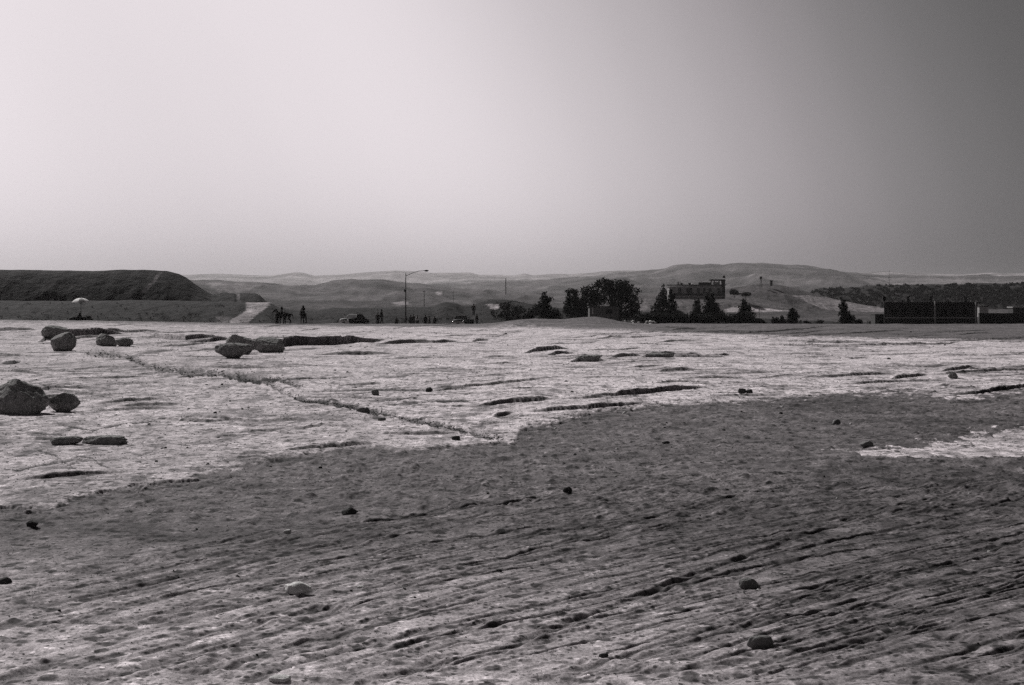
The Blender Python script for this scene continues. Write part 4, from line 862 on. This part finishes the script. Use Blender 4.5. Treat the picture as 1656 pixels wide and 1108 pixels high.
def horse(px, d, ybase, L_, label, rz, name='horse'):
    s = d/F; rt = empty(name, ((px-CX)*s, d, EYE-(ybase-HY)*s), rz, label=label, cat='horse'); k = L_/2.2
    # faces -x
    V = []; E = []
    def a(x, y, z, r, to=None):
        V.append((x*k, y*k, z*k, r if not isinstance(r, tuple) else r)); i = len(V)-1
        if to is not None: E.append((to, i))
        return i
    mid = a(0, 0, 1.12, (.24, .27)); sh = a(-.55, 0, 1.13, (.21, .29), mid); rp = a(.55, 0, 1.17, (.24, .27), mid); tl = a(.78, 0, 1.22, .10, rp); t2 = a(.92, 0, .95, .05, tl); t3 = a(.95, 0, .6, .045, t2)
    n1_ = a(-.86, 0, 1.34, (.12, .19), sh); n2_ = a(-1.08, 0, 1.58, (.09, .14), n1_); pl = a(-1.16, 0, 1.70, (.08, .10), n2_); hd = a(-1.30, 0, 1.58, (.075, .10), pl); mz = a(-1.48, 0, 1.36, (.055, .065), hd); a(-1.53, 0, 1.29, (.05, .05), mz)
    for q in (-1, 1):
        a(-1.13, q*.05, 1.84, .02, a(-1.13, q*.05, 1.77, .03, pl))
        e = a(-.55, q*.15, .82, .10, sh); f = a(-.58, q*.15, .48, .06, e); g = a(-.56, q*.15, .16, .045, f); a(-.62, q*.15, .05, .06, g)
        e = a(.50, q*.16, .88, .15, rp); f = a(.44, q*.16, .66, .085, e); g = a(.64, q*.16, .46, .06, f); h_ = a(.58, q*.16, .15, .045, g); a(.52, q*.16, .05, .06, h_)
    V = [(x, y, z, (r[0]*k, r[1]*k) if isinstance(r, tuple) else r*k) for x, y, z, r in V]
    skin('body', V, E, M['hide'], rt)
    mn = MB(); mn.box((-.98*k, 0, 1.68*k), (.10*k, .05*k, .2*k)); mn.tube([(-1.12*k, 0, 1.84*k), (-.95*k, 0, 1.66*k), (-.78*k, 0, 1.46*k)], [.04, .06, .03], 6); mn.build('mane', M['hair'], rt, smooth=True)
    MB().box((0.02*k, 0, 1.36*k), (.55*k, .56*k, .08*k), bev=.03).build('saddle', M['clothdark'], rt)
    for q in (-1, 1): MB().box((0, q*.29*k, 1.15*k), (.4*k, .03, .4*k)).build('saddle_flap', M['clothdark'], rt)
    for q in (-1, 1):
        for xx in (-.62, .52): MB().tube([(xx*k, q*.155*k, 0), (xx*k, q*.155*k, .1*k)], [.065*k, .055*k], 8).build('hoof', M['void'], rt)
    return rt
dp_ = 176.
horse(461, dp_, 525, 2.35, 'dark saddled horse seen from the side, facing left, under a rider', 0)
person(456, dp_, 496, 1.72, 'person in dark clothes riding the side-on horse facing left', 'ride', rz=-R(90), scarf=True)
person(448, dp_-1.2, 503, 1.68, 'person in dark clothes standing at the head of the side-on horse', 'stand', rz=R(60), robe=True)
person(460, dp_-1.5, 503.5, 1.66, 'person standing by the saddle of the side-on horse, legs showing below it', 'stand', rz=R(170))
horse(491, dp_+3, 525.5, 2.3, 'dark horse seen head-on carrying a rider, right of the side-on horse', R(82))
person(490.5, dp_+3, 494, 1.75, 'rider in a dark cloak with a pointed hood on the head-on horse', 'ride', rz=R(-8), scarf=True)
person(617, dp_, 500, 1.8, 'person in dark trousers walking to the right of the left car, legs apart', 'walk', rz=R(70))
person(611, dp_+1, 505, 1.7, 'shorter person close behind the walking person beside the left car', 'stand', rz=R(10))
person(641, dp_, 513, 1.7, 'person crouching alone halfway between the left car and the group', 'crouch', rz=R(20))
person(664, dp_+14, 509, 1.72, 'person in dark robe at the left of the standing group', 'stand', rz=R(-20), robe=True)
person(669, dp_+15.5, 508, 1.7, 'person in dark jacket second in the group, just left of the white shirt', 'stand', rz=R(20))
person(675, dp_+14, 509.5, 1.7, 'person in a white shirt amid the standing group', 'stand', rz=R(0), shirt='clothpale')
person(688, dp_+14, 509, 1.74, 'person in dark robe right of the white shirted one', 'stand', rz=R(40), robe=True)
person(694, dp_+15, 511, 1.62, 'shorter dark clothed person at the right side of the group', 'stand', rz=R(-60))
person(703, dp_+14, 511, 1.68, 'person standing slightly apart at the right end of the group', 'stand', rz=R(-30), robe=True)
person(766, dp_+26, 491, 1.8, 'person standing highest, on the bank behind the right hand car', 'stand', rz=R(10))
person(771, dp_+20, 507, 1.7, 'person in dark clothes bending forward right of the right hand car', 'stand', rz=R(60))
person(129, 168.6, 506, 1.65, 'person in dark clothes seated on a box under the beach umbrella', 'sit', rz=R(5), scarf=True)
MB().box(((129-CX)*168.6/F, 168.6, EYE-(516-HY)*168.6/F-.18), (.5, .4, .42), bev=.02).build('box_seat', M['wood'], label='low wooden box the person under the umbrella sits on', cat='box')

# ------------------------------------------------------------------ cars
def car(px, d, ybase, label, rz, paint, scale=1.):
    s = d/F; rt = empty('parked_car', ((px-CX)*s, d, EYE-(ybase-HY)*s), rz, label=label, cat='car'); rt.scale = (scale,)*3
    # car points along -y (front), length 4.3, width 1.65
    def sec(y, w_, z0, z1, crown=.05): # lower body ring
        return [(-w_, y, z0), (-w_*1.02, y, (z0+z1)/2), (-w_*.97, y, z1-.06), (-w_*.85, y, z1), (0, y, z1+crown), (w_*.85, y, z1), (w_*.97, y, z1-.06), (w_*1.02, y, (z0+z1)/2), (w_, y, z0), (0, y, z0-.02)]
    B = [sec(-2.12, .70, .42, .70), sec(-2.05, .78, .32, .80), sec(-1.6, .82, .26, .86), sec(-.85, .83, .24, .90), sec(0, .84, .24, .88), sec(.9, .83, .24, .88), sec(1.7, .81, .28, .84), sec(2.05, .76, .34, .78), sec(2.14, .68, .44, .68)]
    MB().loft(B).build('body', M[paint], rt, smooth=True)
    C = [[(-w_, y, z), (w_, y, z), (w_, y2, z), (-w_, y2, z)] for w_, y, y2, z in ((.76, -.85, 1.25, .86), (.72, -.62, 1.08, 1.12), (.62, -.35, .85, 1.34), (.56, -.2, .7, 1.38))]
    MB().loft(C).build('cabin', M[paint], rt)
    def quad(nm, pts, m, off): 
        a = [Vector(p) for p in pts]; n = (a[1]-a[0]).cross(a[2]-a[0]).normalized()*off; b = MB(); b.loft([[p+n*.2 for p in a], [p+n for p in a]]); return b.build(nm, M[m], rt)
    quad('windscreen', [(-.66, -.80, .93), (.66, -.80, .93), (.56, -.42, 1.29), (-.56, -.42, 1.29)], 'glass', .03)
    quad('rear_window', [(.66, 1.20, .93), (-.66, 1.20, .93), (-.56, .92, 1.29), (.56, .92, 1.29)], 'glass', .03)
    for q in (-1, 1):
        for y0_, y1_, y2_, y3_ in ((-.60, .12, .12, -.36), (.2, .98, .74, .2)):
            p = [(q*.745, y0_, .93), (q*.745, y1_, .93), (q*.64, y2_, 1.29), (q*.64, y3_, 1.29)]
            if q > 0: quad('side_window', p, 'glass', .025)
            else: quad('side_window', p[::-1], 'glass', .025)
        for y_ in (-1.32, 1.28):
            w_ = MB(); rg = []
            for xx, r in ((-.09, .20), (-.09, .29), (-.07, .315), (.07, .315), (.09, .29), (.09, .20)): rg.append([(q*.74+xx, y_+r*math.cos(t*math.pi/12), .315+r*math.sin(t*math.pi/12)) for t in range(24)])
            w_.loft(rg, cap=False); wh = w_.build('wheel', M['rubber'], rt, smooth=True)
            MB().tube([(q*.74-.085, y_, .315), (q*.74+.085, y_, .315)], .205, 18).build('rim', M['metal'], wh)
            MB().ell((q*.84, y_, .315), (.02, .09, .09)).build('hubcap', M['chrome'], wh, smooth=True)
        MB().ell((q*.58, -2.11, .62), (.12, .06, .12)).build('headlight', M['chrome'], rt, smooth=True)
        MB().box((q*.60, 2.13, .60), (.2, .05, .12), bev=.01).build('tail_light', M['clothmid'], rt)
        MB().box((q*.845, -.1, .62), (.02, 2.9, .025)).build('side_trim', M['chrome'], rt)
        MB().ell((q*.86, -.78, 1.0), (.07, .03, .05), 1).build('side_mirror', M['chrome'], rt)
    g = MB(); 
    for z in (.52, .58, .64): g.box((0, -2.13, z), (.86, .03, .025))
    g.build('grille', M['chrome'], rt)
    MB().box((0, -2.2, .42), (1.62, .1, .12), bev=.03).build('bumper', M['chrome'], rt); MB().box((0, 2.21, .42), (1.6, .1, .12), bev=.03).build('bumper', M['chrome'], rt)
    MB().box((0, -2.26, .42), (.4, .02, .1)).build('number_plate', M['clothmid'], rt)
    rl = MB().tube([(-.58, -.2, 1.40), (0, -.28, 1.43), (.58, -.2, 1.40)], .015, 6); rl.build('roof_trim', M['chrome'], rt)
    return rt
car(573, dp_, 526.2, 'dark old saloon car in three-quarter front view with bright chrome lights, left of two', R(-29), 'paint')
car(747, dp_-6, 528.5, 'dark old saloon car seen almost from the front, right of two', R(-10), 'paint2')
rt = empty('cargo_box', ((760-CX)*(dp_-4)/F, dp_-4, EYE-(528-HY)*(dp_-4)/F), label='low dark box-like load standing beside the right hand car', cat='box')
MB().box((0.1, 0, .42), (.75, .7, .75), bev=.04).build('box', M['clothdark'], rt); MB().box((0.1, 0, .83), (.8, .75, .06)).build('lid', M['clothdark'], rt)
print('all done', len(bpy.data.objects))
